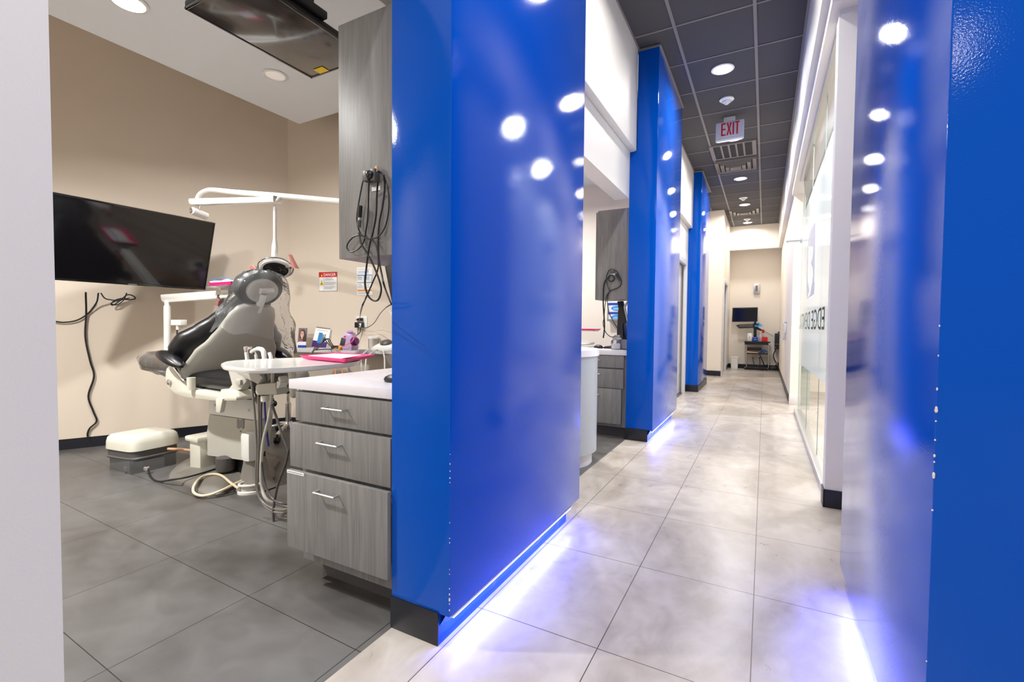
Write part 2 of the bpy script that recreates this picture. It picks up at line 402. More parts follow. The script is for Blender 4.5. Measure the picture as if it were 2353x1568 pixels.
# torn strip below the pillar edge: crumpled blue film at the toe recess
def toe_film(n, y0, y1):
    bm = NB(); r = random.Random(int(y0*100))
    pts = []
    m_ = 46
    for i in range(m_+1):
        y = y0 + (y1-y0)*i/m_; x = -.952 + .012*noise.noise((y*9, 3, 1))
        pts.append((V((x-.004, y, .008)), V((x+.006*noise.noise((y*17, 1, 2)), y, .05)), V((PX1-.018, y, .112))))
    R = [[bm.verts.new(p) for p in q] for q in pts]
    for a, b in zip(R, R[1:]):
        for k in range(2): bm.faces.new((a[k], a[k+1], b[k+1], b[k]))
    struct('trim_3' + n, bm, M_blue, 'blue recessed toe strip under the pillar')
toe_film('', 1.262, 2.42); toe_film('.001', 4.476, 5.75)
# bare plaster chips along the pillar edges
def chips(n, pts, x, y, dirx):
    bm = NB(); r = random.Random(5)
    for z, s in pts:
        s *= .62; z += .01*r.random()
        lathe(bm, [(0, -.0015), (s*.55, -.001), (s*.6, .0005), (0, .0016)], (x, y, z), (dirx*.7, -.72, 0), n=7, sy=1.0+1.4*r.random())
    struct('trim_4' + n, bm, M_chip, 'bare plaster chips on the pillar edge')
chips('', [(.13, .005), (.15, .004), (.165, .008), (.19, .006), (.2, .004), (.25, .004), (.27, .003), (.36, .004), (.38, .004), (.43, .003), (.56, .004), (.575, .006), (.6, .005), (.63, .004), (.66, .003)], PX1, 1.255, 1)

# right-hand blue pillar
RX, RY0, RY1 = .30, 1.2, 2.355
bm = NB(); box(bm, (RX, RY0, .10), (1.6, RY1, ZC), .004); box(bm, (RX+.05, RY0+.05, 0), (1.6, RY1-.05, .12)); struct('pillar.003', bm, M_blue, 'glossy blue pillar on the right')
chips('.001', [(1.09, .003), (1.03, .0025), (.965, .004), (.93, .008), (.925, .006), (.90, .004), (.867, .004), (.835, .005), (.828, .004), (.80, .0065), (.79, .006), (.724, .0045), (.42, .003)], RX, RY0, -1)

# left wall with doors further along
S('wall_left.005', (-1.26, 5.84, 0), (PX0, 6.2, 2.31), M_cream)
S('wall_left.006', (-1.26, 8.16, 0), (PX0, 8.35, 2.31), M_cream)
S('wall_left.007', (-1.26, 6.2, 2.17), (PX0, 8.16, 2.31), M_cream)
def frame_door(n, x, y0, y1, h, fw=.09):
    bm = NB()
    for a, b in (((x-.02, y0-fw, 0), (x+.03, y0, h+fw)), ((x-.02, y1, 0), (x+.03, y1+fw, h+fw)), ((x-.02, y0, h), (x+.03, y1, h+fw))): box(bm, a, b, .006)
    f = struct('door_%d' % n, bm, M_doorgrey, 'pale grey door frame with closed door')
    bm = NB(); box(bm, (x-.09, y0, .008), (x-.05, y1, h), .003); obj('door_panel', bm, M_doorgrey, f)
    return f
frame_door(1, PX0-.005, 6.3, 8.07, 2.09)
base_strip('baseboard_left.004', [V((PX0, 8.165, 0)), V((PX0, 8.35, 0))], .115)
# recess wall beyond the third pillar
S('wall_left.008', (-1.3, 9.7, 0), (-1.16, 11.4, ZC), M_cream)
S('wall_left.009', (-1.3, 11.37, 0), (-.845, 11.5, ZC), M_cream, 'cream wall end beyond the third pillar')
S('wall_left.010', (-.985, 11.5, 0), (-.845, 11.62, ZC), M_cream)
S('wall_left.011', (-.985, 11.62, 2.16), (-.845, 12.75, ZC), M_cream)
S('wall_left.012', (-.985, 12.75, 0), (-.845, 14.0, ZC), M_cream)
frame_door(2, -.85, 11.7, 12.68, 2.1, .07)
bm = NB(); box(bm, (-1.16, 11.36, 0), (-.84, 11.37, .115), .002); struct('baseboard_left.005', bm, M_baseboard)
bm = NB(); box(bm, (-.845, 12.76, 0), (-.837, 13.95, .115), .002); struct('baseboard_left.006', bm, M_baseboard)
# end wall, header
S('wall_end', (-1.0, 13.95, 0), (1.2, 14.05, ZC), M_cream, 'cream wall at the corridor end')
S('wall_header', (-.9, 13.4, 3.08), (.9, 13.55, ZC+.02), M_cream, 'cream header before the corridor end')
bm = NB(); box(bm, (-.845, 13.94, 0), (.42, 13.952, .11), .002); struct('baseboard_end', bm, M_baseboard)
# right side: fascia and soffit above the glass, post, glass, far wall
bm = NB(); box(bm, (.258, 2.36, 3.06), (.42, 13.4, ZC+.02), .006); struct('wall_header.001', bm, M_white, 'white fascia above the glass wall')
S('wall_header.002', (.30, 3.3, 2.965), (.46, 7.8, 3.07), M_white)
bm = NB(); box(bm, (.343, 3.39, 0), (.52, 3.5, 3.0), .006); struct('wall_right', bm, M_white, 'white wall end beside the glass')
bm = NB(); box(bm, (.34, 3.382, 0), (.525, 3.392, .11), .002); box(bm, (.336, 3.382, 0), (.346, 3.5, .11), .002); struct('baseboard_right', bm, M_baseboard)
S('wall_right.001', (.335, 7.74, 0), (.46, 13.95, 3.07), M_cream, 'cream wall beyond the glass')
S('wall_right.002', (.52, 2.36, 0), (.56, 3.5, 3.06), M_white)
bm = NB(); box(bm, (.327, 8.0, 0), (.336, 13.95, .11), .002); struct('baseboard_right.001', bm, M_baseboard)
bm = NB(); box(bm, (.33, 7.728, 0), (.47, 7.76, .14), .004); struct('trim_5', bm, M_white, 'white block at the foot of the far right wall')
# the room behind the glass
S('wall_right.003', (4.1, 2.3, 0), (4.2, 9.6, 3.1), M_cream); S('wall_right.004', (.46, 9.5, 0), (4.2, 9.6, 3.1), M_cream); S('wall_right.005', (1.6, 2.2, 0), (4.2, 2.3, 3.1), M_cream)
S('ceiling.004', (.42, 2.3, 3.06), (4.2, 9.6, 3.12), M_op_ceiling)

# glass wall with frosted film, mirrored lettering and tooth emblem
GX, GY0, GY1, GZ = .40, 3.5, 6.98, 2.965
bm = NB(); quad(bm, [(GX, GY0, .045), (GX, GY1, .045), (GX, GY1, GZ), (GX, GY0, GZ)])
win = struct('window_1', bm, M_glass, 'clear glass partition with frosted film')
bm = NB()
for z0, z1 in ((0, .05), (2.945, 2.975)): box(bm, (GX-.045, GY0-.1, z0), (GX+.02, GY1+.05, z1), .003)
obj('window_frame', bm, M_steel, win, 'brushed steel floor and ceiling channel')
bm = NB(); box(bm, (GX-.03, 3.4, 2.955), (GX-.012, GY1, 2.97)); obj('window_frame', bm, M_black, win, 'black shadow gap in the top channel')
bm = NB(); box(bm, (GX-.006, GY1-.002, .05), (GX+.12, GY1+.012, 2.945), .002); obj('window_edge', bm, M_edge, win, 'pale green glass edge')
def GP(px, py): return AX(px, py, GX-.004)
bm = NB()
a0, a1 = GP(1915, 300), GP(1838, 520); b0, b1 = GP(1826, 826), GP(1897, 884)
def atY(p, q, y): return p.z + (q.z-p.z)*(y-p.y)/(q.y-p.y)
film = [V((GX-.004, GY0, atY(a0, a1, GY0))), V((GX-.004, GY1, atY(a0, a1, GY1))), V((GX-.004, GY1, atY(b0, b1, GY1))), V((GX-.004, GY0, atY(b0, b1, GY0)))]
quad(bm, film); obj('frosted_film', bm, M_frost, win, 'white frosted film with slanted edges')
bm = NB()
for y in (4.55, 5.7):
    box(bm, (GX-.002, y-.004, .05), (GX+.002, y+.004, 2.95))
obj('pane_joint', bm, mat('clear_joint', srgb(120, 140, 140), .2), win)
bm = NB()
y0, y1 = GP(1900, 730).y, GP(1835, 735).y; zc_ = (GP(1895, 706).z+GP(1895, 763).z)/2; hh = GP(1895, 706).z-GP(1895, 763).z
mtx = frame(V((GX-.0075, (y0+y1)/2, zc_)), (0, 1, 0), (0, 0, 1))
text(bm, 'EDGE DENTAL', hh*1.38, mtx, .0005, (y1-y0)/(hh*1.38*6.9)); bm2 = bm
obj('lettering', bm2, M_logo, win, 'mirrored clear lettering EDGE DENTAL in the film')
# emblem: rounded field with an S-shaped tooth outline left frosted
bm = NB()
def E3(px, py): return AX(px, py, GX-.0075)
for poly in ([(1854, 688), (1871, 676), (1872, 650), (1866, 650), (1862, 676), (1856, 684)], [(1854, 688), (1853, 640), (1855, 570), (1858, 566), (1857, 610), (1856, 640), (1858, 655), (1860, 668)],
             [(1871, 660), (1873, 575), (1874, 508), (1868, 520), (1862, 532), (1857, 548), (1856, 566), (1869, 567), (1867, 590), (1863, 605), (1867, 615), (1869, 630), (1866, 645)]):
    bm.faces.new([bm.verts.new(E3(*p)) for p in poly])
obj('emblem', bm, mat('clear_cut_emblem', srgb(226, 222, 212), .5), win, 'clear tooth emblem cut in the film')
# pull bar of the glass door and its door leaf beyond
dr = thing('door_pull_bar', 'steel pull bar on a bracket at the end of the glass wall', 'door handle', (.33, 7.0, 1.9))
bm = NB(); cyl(bm, (.22, 7.02, AY(1803, 557, 7.02).z), (.40, 7.02, AY(1825, 555, 7.02).z), .016); obj('bar', bm, M_chrome, dr)
bm = NB(); zz = AY(1825, 555, 7.02).z; box(bm, (.375, 7.0, zz-.03), (.392, 7.04, zz+.03), .003); obj('bracket', bm, M_chrome, dr)
del dr

# glowing strips under the pillars
def led(x, y0, y1, label):
    t = thing('light_strip', label, 'light', (x, (y0+y1)/2, .09))
    bm = NB(); box(bm, (x-.008, y0, .094), (x+.008, y1, .101)); obj('carrier', bm, M_plast, t)
    bm = NB(); box(bm, (x-.006, y0+.01, .088), (x+.006, y1-.01, .0945)); obj('diode_band', bm, M_led, t, 'glowing blue-white diode band')
led(-.918, 1.28, 2.40, 'glowing blue light strip under the nearest left pillar')
led(-.918, 4.5, 5.7, 'glowing blue light strip under the second left pillar')
led(RX+.016, 1.22, 2.26, 'glowing blue light strip under the right pillar')

# ================================================================== CEILING FITTINGS
def downlight(c, r, label, group, lens=M_lens, trim=M_plast, power=None, spread=160, cat='light', col=(1, .97, .93)):
    t = thing('recessed_downlight', label, cat, c, group)
    bm = NB(); lathe(bm, [(r, 0), (r*1.2, -.002), (r*1.22, -.008), (r*1.02, -.012), (r*.98, -.004)], c, n=36); obj('trim_ring', bm, trim, t)
    bm = NB(); lathe(bm, [(r*1.0, -.004), (r*.6, -.007), (0, -.008)], c, n=36); obj('lens', bm, lens, t)
    if power: area('lamp', (c[0], c[1], c[2]-.02), power, r*2, col, spread)
    return t
labs = {5: 'lit round ceiling downlight nearest the camera in the corridor', 7: 'lit ceiling downlight half hidden behind the exit sign', 9: 'lit ceiling downlight beyond the grille, third in the row', 11: 'lit ceiling downlight after the second smoke detector', 13: 'lit ceiling downlight farthest down the corridor'}
for y in (-.65, 1.3, 3.25, 5.2, 7.15, 9.12, 11.08, 13.0):
    lb = labs.get(int(y), 'lit ceiling downlight above the near part of the corridor')
    downlight((-.43, y, ZC), .088, lb, 'corridor downlights', power=PW_C*{3.25: .62, 5.2: .8, 13.0: .6}.get(y, 1))
def detector(c, label):
    t = thing('smoke_detector', label, 'smoke detector', c, 'corridor smoke detectors')
    bm = NB(); lathe(bm, [(.075, 0), (.078, -.012), (.062, -.024), (.05, -.026)], c, n=32); obj('base', bm, M_plast, t)
    bm = NB(); lathe(bm, [(.05, -.024), (.042, -.042), (.028, -.046), (.026, -.052)], c, n=28); obj('cone', bm, M_plast, t)
    bm = NB(); lathe(bm, [(.0262, -.046), (.0262, -.05)], c, n=24); obj('sensor_slot', bm, M_ink, t)
    bm = NB(); lathe(bm, [(.026, -.051), (.02, -.06), (0, -.062)], c, n=24); obj('cap', bm, M_plast, t)
    return t
detector((-.439, 5.9, ZC), 'white smoke detector before the exit sign')
detector((-.435, 10.48, ZC), 'white smoke detector in the middle of the corridor ceiling')
detector((-.427, 12.56, ZC), 'white smoke detector farthest down the corridor')
# exit sign
t = thing('exit_sign', 'white sign with red EXIT letters hanging from the corridor ceiling', 'sign', (-.363, 6.4, ZC))
k_ = 6.4
e0, e1, e2, e3 = AY(1643, 283, k_), AY(1711, 273, k_), AY(1709, 316, k_), AY(1644, 327, k_)
x0, x1, z0, z1 = e3.x, e2.x, (e3.z+e2.z)/2, (e0.z+e1.z)/2
bm = NB(); box(bm, (x0, k_, z0), (x1, k_+.045, z1), .012, 3); box(bm, (x0+.01, k_-.006, z0+.012), (x1-.01, k_, z0+.024), .002); obj('body', bm, mat('sign_white', srgb(222, 220, 226), .35), t)
bm = NB(); mid = (x0+x1)/2
ew, eh, ez = x1-x0, z1-z0, z0
def stroke(pts): prism(bm, [V((x0+ew*a, k_-.0022, z0+eh*b)) for a, b in pts], (0, .003, 0))
T0, T1 = .26, .92; w_ = .043; s_ = .07
w_ = .05
for q in ([(.20, T0), (.20+w_, T0), (.20+w_, T1), (.20, T1)], [(.20+w_, T0), (.36, T0), (.36, T0+s_), (.20+w_, T0+s_)], [(.20+w_, T1-s_), (.36, T1-s_), (.36, T1), (.20+w_, T1)], [(.20+w_, .56), (.35, .56), (.35, .56+s_), (.20+w_, .56+s_)],
          [(.39, T0), (.448, T0), (.48, .53), (.512, T0), (.57, T0), (.509, .59), (.57, T1), (.512, T1), (.48, .65), (.448, T1), (.39, T1), (.451, .59)], [(.605, T0), (.605+w_, T0), (.605+w_, T1), (.605, T1)],
          [(.742, T0), (.742+w_, T0), (.742+w_, T1-s_), (.742, T1-s_)], [(.69, T1-s_), (.845, T1-s_), (.845, T1), (.69, T1)]): stroke(q)
obj('lettering', bm, M_red2, t, 'red letters EXIT')
bm = NB(); box(bm, (mid-.07, k_+.005, z1), (mid+.06, k_+.04, ZC), .003); obj('bracket', bm, M_ivory, t)
bm = NB(); box(bm, (x0+.02, k_+.004, z0-.004), (x1-.02, k_+.04, z0+.004), .002); obj('lower_lens', bm, mat('sign_lens', srgb(240, 240, 240), .3, emit=(1, 1, 1, 1), es=.25), t)
# vents
def grille(c, w, d, label):
    t = thing('air_return_grille', label, 'vent', (c[0], c[1], ZC)); x, y = c
    bm = NB()
    for a, b in (((x-w, y-d), (x-w+.05, y+d)), ((x+w-.05, y-d), (x+w, y+d)), ((x-w+.05, y-d), (x+w-.05, y-d+.025)), ((x-w+.05, y+d-.025), (x+w-.05, y+d))): box(bm, (a[0], a[1], ZC-.018), (b[0], b[1], ZC-.001))
    obj('frame', bm, M_tbar, t)
    bm = NB(); box(bm, (x-w+.03, y-d+.01, ZC-.0105), (x+w-.03, y+d-.01, ZC-.0005)); obj('dark_opening', bm, M_ink, t)
    for k in range(4):
        xx = x-w+.06+(k+1)*(2*w-.12)/5; B('blade', (xx-.012, y-d+.02, ZC-.0165), (xx+.012, y+d-.02, ZC-.003), M_tbar, t)
def diffuser(c, w, label):
    t = thing('air_diffuser', label, 'vent', (c[0], c[1], ZC), 'stepped square diffusers'); x, y = c
    Mdf = mat('grey_diffuser_metal', srgb(110, 104, 100), .45)
    for i, (s, z) in enumerate(((1, .0), (.74, .02), (.5, .035), (.27, .045))):
        bm = NB(); h = w*s; q = w*s-.05
        if i < 3:
            loft(bm, [[V((x+sx*h, y+sy*h, ZC-.001-z*.4)) for sx, sy in ((-1, -1), (1, -1), (1, 1), (-1, 1))], [V((x+sx*(h-.01), y+sy*(h-.01), ZC-.03-z)) for sx, sy in ((-1, -1), (1, -1), (1, 1), (-1, 1))], [V((x+sx*(h-.06), y+sy*(h-.06), ZC-.012-z)) for sx, sy in ((-1, -1), (1, -1), (1, 1), (-1, 1))]], caps=False)
        else: box(bm, (x-h, y-h, ZC-.055), (x+h, y+h, ZC-.04), .004)
        obj('ring' if i < 3 else 'centre_plate', bm, Mdf, t)
grille((-.465, 7.62), .30, .30, 'grey ceiling grille with four bars behind the exit sign')
diffuser((-.465, 8.35), .30, 'grey stepped ceiling diffuser just beyond the barred grille')
diffuser((-.465, 11.75), .30, 'grey stepped ceiling diffuser far down the corridor')
# treatment room lights
p = AZ(632, 172, ZO); downlight((p.x, p.y, ZO), .07, 'round ceiling downlight above the dental light, looking unlit', 'treatment room downlights', lens=M_lensoff, power=PW_O*.3, spread=OSP, col=OC)
p = AZ(296, 4, ZO); downlight((p.x, p.y, ZO), .08, 'glaring round ceiling downlight above the wall television', 'treatment room downlights', power=PW_O*.8, spread=OSP, col=OC)
downlight((-3.5, -.05, ZO), .075, 'ceiling downlight near the treatment room opening, out of view', 'treatment room downlights', power=PW_O*2.8, spread=150, col=OC)
for x, y in ((-3.2, 5.2), (-2.0, 4.6)): downlight((x, y, ZO), .075, 'ceiling downlight of the second treatment room', 'second treatment room downlights', power=PW_O)
for x, y in ((.62, 4.0), (.62, 5.45), (1.45, 5.45), (2.6, 4.0), (2.6, 6.8), (1.4, 7.6)):
    downlight((x, y, 3.06), .075, 'ceiling downlight in the room behind the glass', 'downlights behind the glass', power=PW_G)

# ================================================================== FRONT TREATMENT ROOM: fixed units
# wall television, tilted forward
TX0, TX1 = -4.578, -4.404
tb, tt = AX(472, 667, TX0), AX(495, 513, TX1)
ty1 = (tb.y+tt.y)/2; tz0, tz1 = tb.z, tt.z; ty0 = ty1-1.15
tu = V((0, 1, 0)); tv = V((TX1-TX0, 0, tz1-tz0)).normalized(); H_ = sqrt((TX1-TX0)**2+(tz1-tz0)**2)
TM = frame(V((TX0, ty0, tz0)), tu, tv)      # local: x along the wall, y up the screen, z towards the room
t = thing('wall_television', 'large black television tilted on the beige wall, screen off', 'television', (TX0, ty0, tz0))
bm = NB(); box(bm, (0, 0, -.05), (1.15, H_, -.012), .006, mtx=TM); obj('casing', bm, M_black, t)
bm = NB()
for a, b in (((0, 0), (1.15, .016)), ((0, H_-.012), (1.15, H_)), ((0, 0), (.011, H_)), ((1.139, 0), (1.15, H_))): box(bm, (a[0], a[1], -.014), (b[0], b[1], .001), .002, mtx=TM)
obj('bezel', bm, M_blackg, t)
bm = NB(); box(bm, (.01, .014, -.014), (1.14, H_-.01, -.003), mtx=TM); obj('screen', bm, M_screen, t)
bm = NB(); box(bm, (.55, .004, .001), (.61, .011, .002), mtx=TM); obj('badge', bm, M_inkg, t, 'small grey badge on the lower bezel')
bm = NB(); box(bm, (.45, .18, -.09), (.75, .42, -.05), mtx=TM); cyl(bm, TM @ V((.6, .3, -.09)), TM @ V((.6, .36, -.37)), .03); obj('wall_bracket', bm, M_black, t)
# cords under the television
def WP(px, py, w=.02):        # point on the television wall
    n = V((tvd.y, -tvd.x, 0)); a = WC + n*w; d = _ray(px, py); return CAMP + d*((a-CAMP).dot(n)/d.dot(n))
bm = NB(); tube(bm, [WP(197, 672, .12), WP(198, 720, .03), WP(196, 775), WP(207, 830), WP(216, 865), WP(203, 910), WP(214, 945), WP(222, 968), WP(206, 985), WP(201, 1000), WP(206, 1011)], .007); one('power_cable', bm, M_cable, 'long black cord hanging in waves from the television to the floor', 'cord')
bm = NB(); tube(bm, [WP(226, 674, .12), WP(222, 695, .05), WP(205, 718), WP(180, 735), WP(150, 741), WP(122, 738), WP(60, 725)], .006); one('signal_cable', bm, M_cable, 'black cord curving left across the wall below the television', 'cord')
bm = NB(); tube(bm, [WP(232, 674, .12), WP(240, 685, .06), WP(252, 689, .05), WP(275, 690, .05), WP(292, 678, .05), WP(305, 680, .05), WP(311, 686, .05), WP(300, 689, .05), WP(280, 689, .05), WP(262, 701, .05), WP(255, 699, .05), WP(265, 690, .05), WP(285, 684, .05), WP(291, 674, .1)], .005); tube(bm, [WP(291, 674, .1), WP(284, 690, .05), WP(268, 701, .05), WP(256, 697, .05), WP(276, 690, .05), WP(298, 685, .05)], .004); one('coiled_cable', bm, M_cable, 'short black cord tied in a bow under the television', 'cord')

# ceiling monitor facing down
cz = 2.5
t = thing('ceiling_monitor', 'flat monitor hung face down below the treatment room ceiling', 'monitor', (-2.1, 1.52, ZO))
B('casing', (-2.325, 1.19, cz+.006), (-1.885, 1.86, cz+.035), M_black, t, .006)
bm = NB(); box(bm, (-2.315, 1.2, cz-.001), (-1.895, 1.85, cz+.006), .002); obj('screen', bm, M_greyscr, t)
bm = NB()
for a, b in (((-2.325, 1.19), (-2.315, 1.86)), ((-1.895, 1.19), (-1.885, 1.86)), ((-2.325, 1.19), (-1.885, 1.2)), ((-2.325, 1.85), (-1.885, 1.86))): box(bm, (a[0], a[1], cz-.003), (b[0], b[1], cz+.008), .001)
obj('bezel', bm, M_blackg, t)
B('warning_sticker', (-2.235, 1.80, cz-.0035), (-2.165, 1.845, cz-.002), M_yellow, t, label='yellow sticker at the screen corner')
bm = NB(); box(bm, (-2.03, 1.38, cz+.035), (-1.86, 1.58, cz+.07), .006); box(bm, (-1.97, 1.42, cz+.07), (-1.90, 1.54, cz+.16), .01); box(bm, (-1.99, 1.36, cz+.1), (-1.86, 1.42, cz+.2), .01); obj('tilt_bracket', bm, M_black, t)
bm = NB(); cyl(bm, (-1.94, 1.48, cz+.15), (-1.94, 1.48, ZO), .03); cyl(bm, (-1.94, 1.48, ZO-.02), (-1.94, 1.48, ZO), .08); obj('ceiling_pole', bm, M_black, t)

# base cabinet with three drawers
t = thing('drawer_cabinet', 'grey wood drawer cabinet beside the nearest blue pillar, drawers ajar', 'cabinet', (-1.45, 1.6, 0))
cxl, cyf = -1.715, 1.305
B('carcass', (cxl+.01, cyf+.004, .095), (-1.163, 2.0, .812), M_wood, t, .002)
B('toe_kick', (cxl+.045, cyf+.075, 0), (-1.163, 1.95, .097), M_toekick, t)
def handle(par, c, w, horiz=True):
    bm = NB(); x, y, z = c
    tube(bm, [(x-w/2, y, z), (x-w/2, y-.026, z-.002), (x+w/2, y-.026, z-.002), (x+w/2, y, z)], .0048, 10, 0); 
    for s in (-1, 1): bmesh.ops.create_uvsphere(bm, u_segments=10, v_segments=6, radius=.0052, matrix=Matrix.Translation((x+s*w/2, y-.026, z-.002)))
    obj('handle', bm, M_steel, par, 'bent steel bar handle')
def drawer(yf, px0, pyt, pyb, pxr, hp, lab=None):
    p0, p1 = AY(px0, pyt, yf), AY(px0, pyb, yf); xr = AY(pxr, pyt+40, yf).x if pxr else -1.164
    bm = NB(); box(bm, (p0.x, yf, p1.z), (xr, yf+.019, p0.z), .0015)
    d = obj('drawer', bm, M_wood, t, lab)
    if yf < cyf-.022: bm = NB(); box(bm, (p0.x+.04, yf+.019, p1.z+.03), (xr-.03, cyf+.1, p0.z-.03)); obj('drawer_box', bm, M_ivory, d)
    a, b = AY(*hp[0], yf), AY(*hp[1], yf); handle(d, ((a.x+b.x)/2, yf, (a.z+b.z)/2), b.x-a.x)
    return d, p0, xr
drawer(1.285, 679, 899, 966, None, ((752, 936), (797, 942)))
drawer(1.262, 666, 972, 1070, 897, ((740, 1015), (785, 1024)))
d3, p3, xr3 = drawer(1.238, 659, 1079, 1254, 890, ((733, 1129), (778, 1138)))
a = AY(659.5, 1079, 1.237); b_ = AY(698, 1092, 1.237)
bm = NB(); box(bm, (a.x, 1.2365, b_.z-.006), (b_.x, 1.238, b_.z+.006)); lb = obj('label_strip', bm, M_paper, d3, 'white label strip at the drawer corner')
bm = NB()
for i in range(22): 
    x = a.x+.006+i*(b_.x-a.x-.012)/22; box(bm, (x, 1.2358, b_.z-.001), (x+.0018, 1.2366, b_.z+.002))
obj('label_print', bm, M_inkg, lb)
bm = NB(); box(bm, (-1.75, 1.278, .818), (-1.162, 2.05, .857), .003); one('countertop', bm, M_lam, 'white laminate countertop on the drawer cabinet by the pillar', 'countertop')
t = thing('computer_mouse', 'black mouse on the white countertop against the blue pillar edge', 'mouse', (-1.2, 1.45, .857))
p = AZ(880, 877, .858); bm = NB(); loft(bm, [sring((p.x+.075, p.y+.02, .858+z), (1, .1, 0), (0, 1, 0), .075*s, .032*s, 2.4) for z, s in ((0, .95), (.01, 1), (.02, .92), (.028, .7), (.032, .35))]); obj('body', bm, M_black, t)
# leaning monitor by the pillar
def monitor(name_lab, pts, y0, y1, zt, group=None):
    P = [AY(px, py, y0) for px, py in pts]; t = thing('computer_monitor', name_lab, 'monitor', (P[-1].x, (y0+y1)/2, zt))
    bm = NB(); prism(bm, P, (0, y1-y0, 0), .004); obj('casing', bm, M_black, t)
    return t, P
t, P = monitor('black computer monitor leaning at the cabinet end, edge towards the corridor', [(881, 599), (885, 592), (915, 590), (938, 706), (903, 713)], 1.62, 1.95, .857)
bm = NB(); box(bm, (-1.5, 1.62, .857), (-1.33, 1.9, .872), .004); cyl(bm, (-1.42, 1.8, .87), (-1.42, 1.8, 1.2), .025); 
for v in bm.verts: v.co.x += .08
obj('stand', bm, M_black, t)
q0, q1 = AY(883, 601, 1.616), AY(900, 608, 1.616)
bm = NB(); box(bm, (q0.x, 1.612, q1.z), (q1.x, 1.619, q0.z)); s_ = obj('sticker', bm, M_paper, t, 'white sticker on the monitor edge')
bm = NB()
for i, zf in ((0, .3), (1, .65)): box(bm, (q0.x+.004, 1.611, q1.z+(q0.z-q1.z)*zf), (q1.x-.003, 1.6125, q1.z+(q0.z-q1.z)*zf+.003))
obj('sticker_print', bm, M_ink, s_)
bm = NB(); a = AY(893, 713, 1.61); prism(bm, [a, a+V((.035, 0, -.02)), a+V((.05, 0, -.055)), a+V((.02, 0, -.03))], (0, .001, 0)); obj('hanging_tag', bm, M_paper, t, 'paper tag hanging under the monitor')

# wall cabinet
t = thing('wall_cabinet', 'tall grey wood wall cabinet fixed to the nearest blue pillar', 'cabinet', (-1.3, 1.4, 1.34))
B('carcass', (-1.46, 1.30, 1.342), (-1.163, 1.58, 2.205), M_wood, t, .002)
B('door', (-1.452, 1.282, 1.34), (-1.163, 1.30, 2.222), M_wood, t, .002)
# cord hook with x-ray sensor leads
WY = 1.2815
def WCB(px, py, o=.012): return AY(px, py, WY-o)
t = thing('sensor_holder', 'grey cord holder stuck on the tall wall cabinet above a white label', 'holder', WCB(862, 405))
for x0, y0, x1, y1, m in ((845, 397, 858, 420, M_hosed), (862, 393, 874, 419, M_hosed)):
    a, b = AY(x0, y0, WY), AY(x1, y1, WY); B('clip', (a.x, WY-.028, b.z), (b.x, WY, a.z), m, t, .006)
bm = NB(); a = AY(866, 387, WY-.015); box(bm, (a.x-.006, a.y-.004, a.z-.014), (a.x+.004, a.y+.006, a.z+.008), .001); obj('peg', bm, M_tan, t, 'tan peg')
bm = NB(); a = AY(850, 402, WY-.028); bmesh.ops.create_uvsphere(bm, u_segments=14, v_segments=10, radius=.016, matrix=Matrix.Translation(a)); obj('plug_head', bm, M_blackg, t)
bm = NB(); a, b = AY(855, 431, WY), AY(874, 437, WY); box(bm, (a.x, WY-.002, b.z), (b.x, WY+.004, a.z)); one('cabinet_label', bm, M_paper, 'white label on the tall wall cabinet under the cord holder', 'label')
r_ = .0028
bm = NB(); tube(bm, [WCB(848, 404, .03), WCB(836, 412), WCB(829, 440), WCB(823, 475), WCB(820, 500), WCB(822, 520), WCB(830, 540), WCB(842, 548), WCB(856, 548), WCB(870, 543), WCB(884, 523), WCB(892, 490), WCB(893, 455), WCB(888, 420), WCB(878, 400), WCB(866, 393, .03)], r_)
tube(bm, [WCB(848, 418, .03), WCB(847, 450), WCB(845, 500), WCB(841, 530), WCB(836, 555), WCB(824, 572), WCB(808, 579), WCB(798, 572), WCB(799, 560), WCB(812, 545), WCB(828, 541), WCB(842, 547), WCB(858, 554), WCB(866, 570), WCB(869, 592), WCB(868, 620), WCB(856, 650), WCB(840, 687), WCB(830, 712), BW(827, 730, .5), BW(823, 748, .1), BW(822, 768, .05)], r_); one('sensor_lead', bm, M_cable, 'black looped sensor lead hanging on the tall wall cabinet down to the outlet', 'cord')
bm = NB(); tube(bm, [WCB(868, 419, .03), WCB(866, 450), WCB(864, 495), WCB(858, 530), WCB(850, 560), WCB(845, 590), WCB(841, 625), WCB(839, 655), WCB(846, 680), WCB(858, 691), WCB(870, 688), WCB(876, 665), WCB(870, 640), WCB(858, 610), WCB(844, 583), WCB(830, 560), WCB(825, 535)], r_*1.2); one('sensor_lead', bm, M_cable, 'black lead with a drooping loop in front of the poster', 'cord')
bm = NB(); tube(bm, [WCB(882, 402, .03), WCB(884, 430), WCB(879, 475), WCB(872, 510), WCB(869, 550), WCB(870, 590), WCB(876, 625), WCB(884, 660), AY(897, 694, 1.5), AY(899, 700, 1.5), AY(893, 703, 1.75), BW(884, 710, 1.0), BW(873, 722, .5), BW(860, 742, .14), BW(846, 752, .08), BW(834, 753, .075), BW(826, 748, .07), BW(821, 740, .065), BW(826, 733, .06), BW(832, 732, .04)], r_*1.2); one('sensor_lead', bm, M_cable, 'black lead running past the monitor edge to the wall outlet', 'cord')
t = thing('sensor_plug', 'black glossy sensor plug dangling in the lead on the wall cabinet', 'sensor', WCB(826, 475))
a, b, c = WCB(828, 473, .022), WCB(826, 500, .022), WCB(824, 523, .022)
bm = NB(); tube(bm, [a, b], .0085, 12, 0); obj('plug', bm, M_blackg, t)
bm = NB(); tube(bm, [b+V((0, 0, -.002)), b+V((0, 0, -.012))], .005, 12, 0); obj('metal_collar', bm, M_chrome, t)
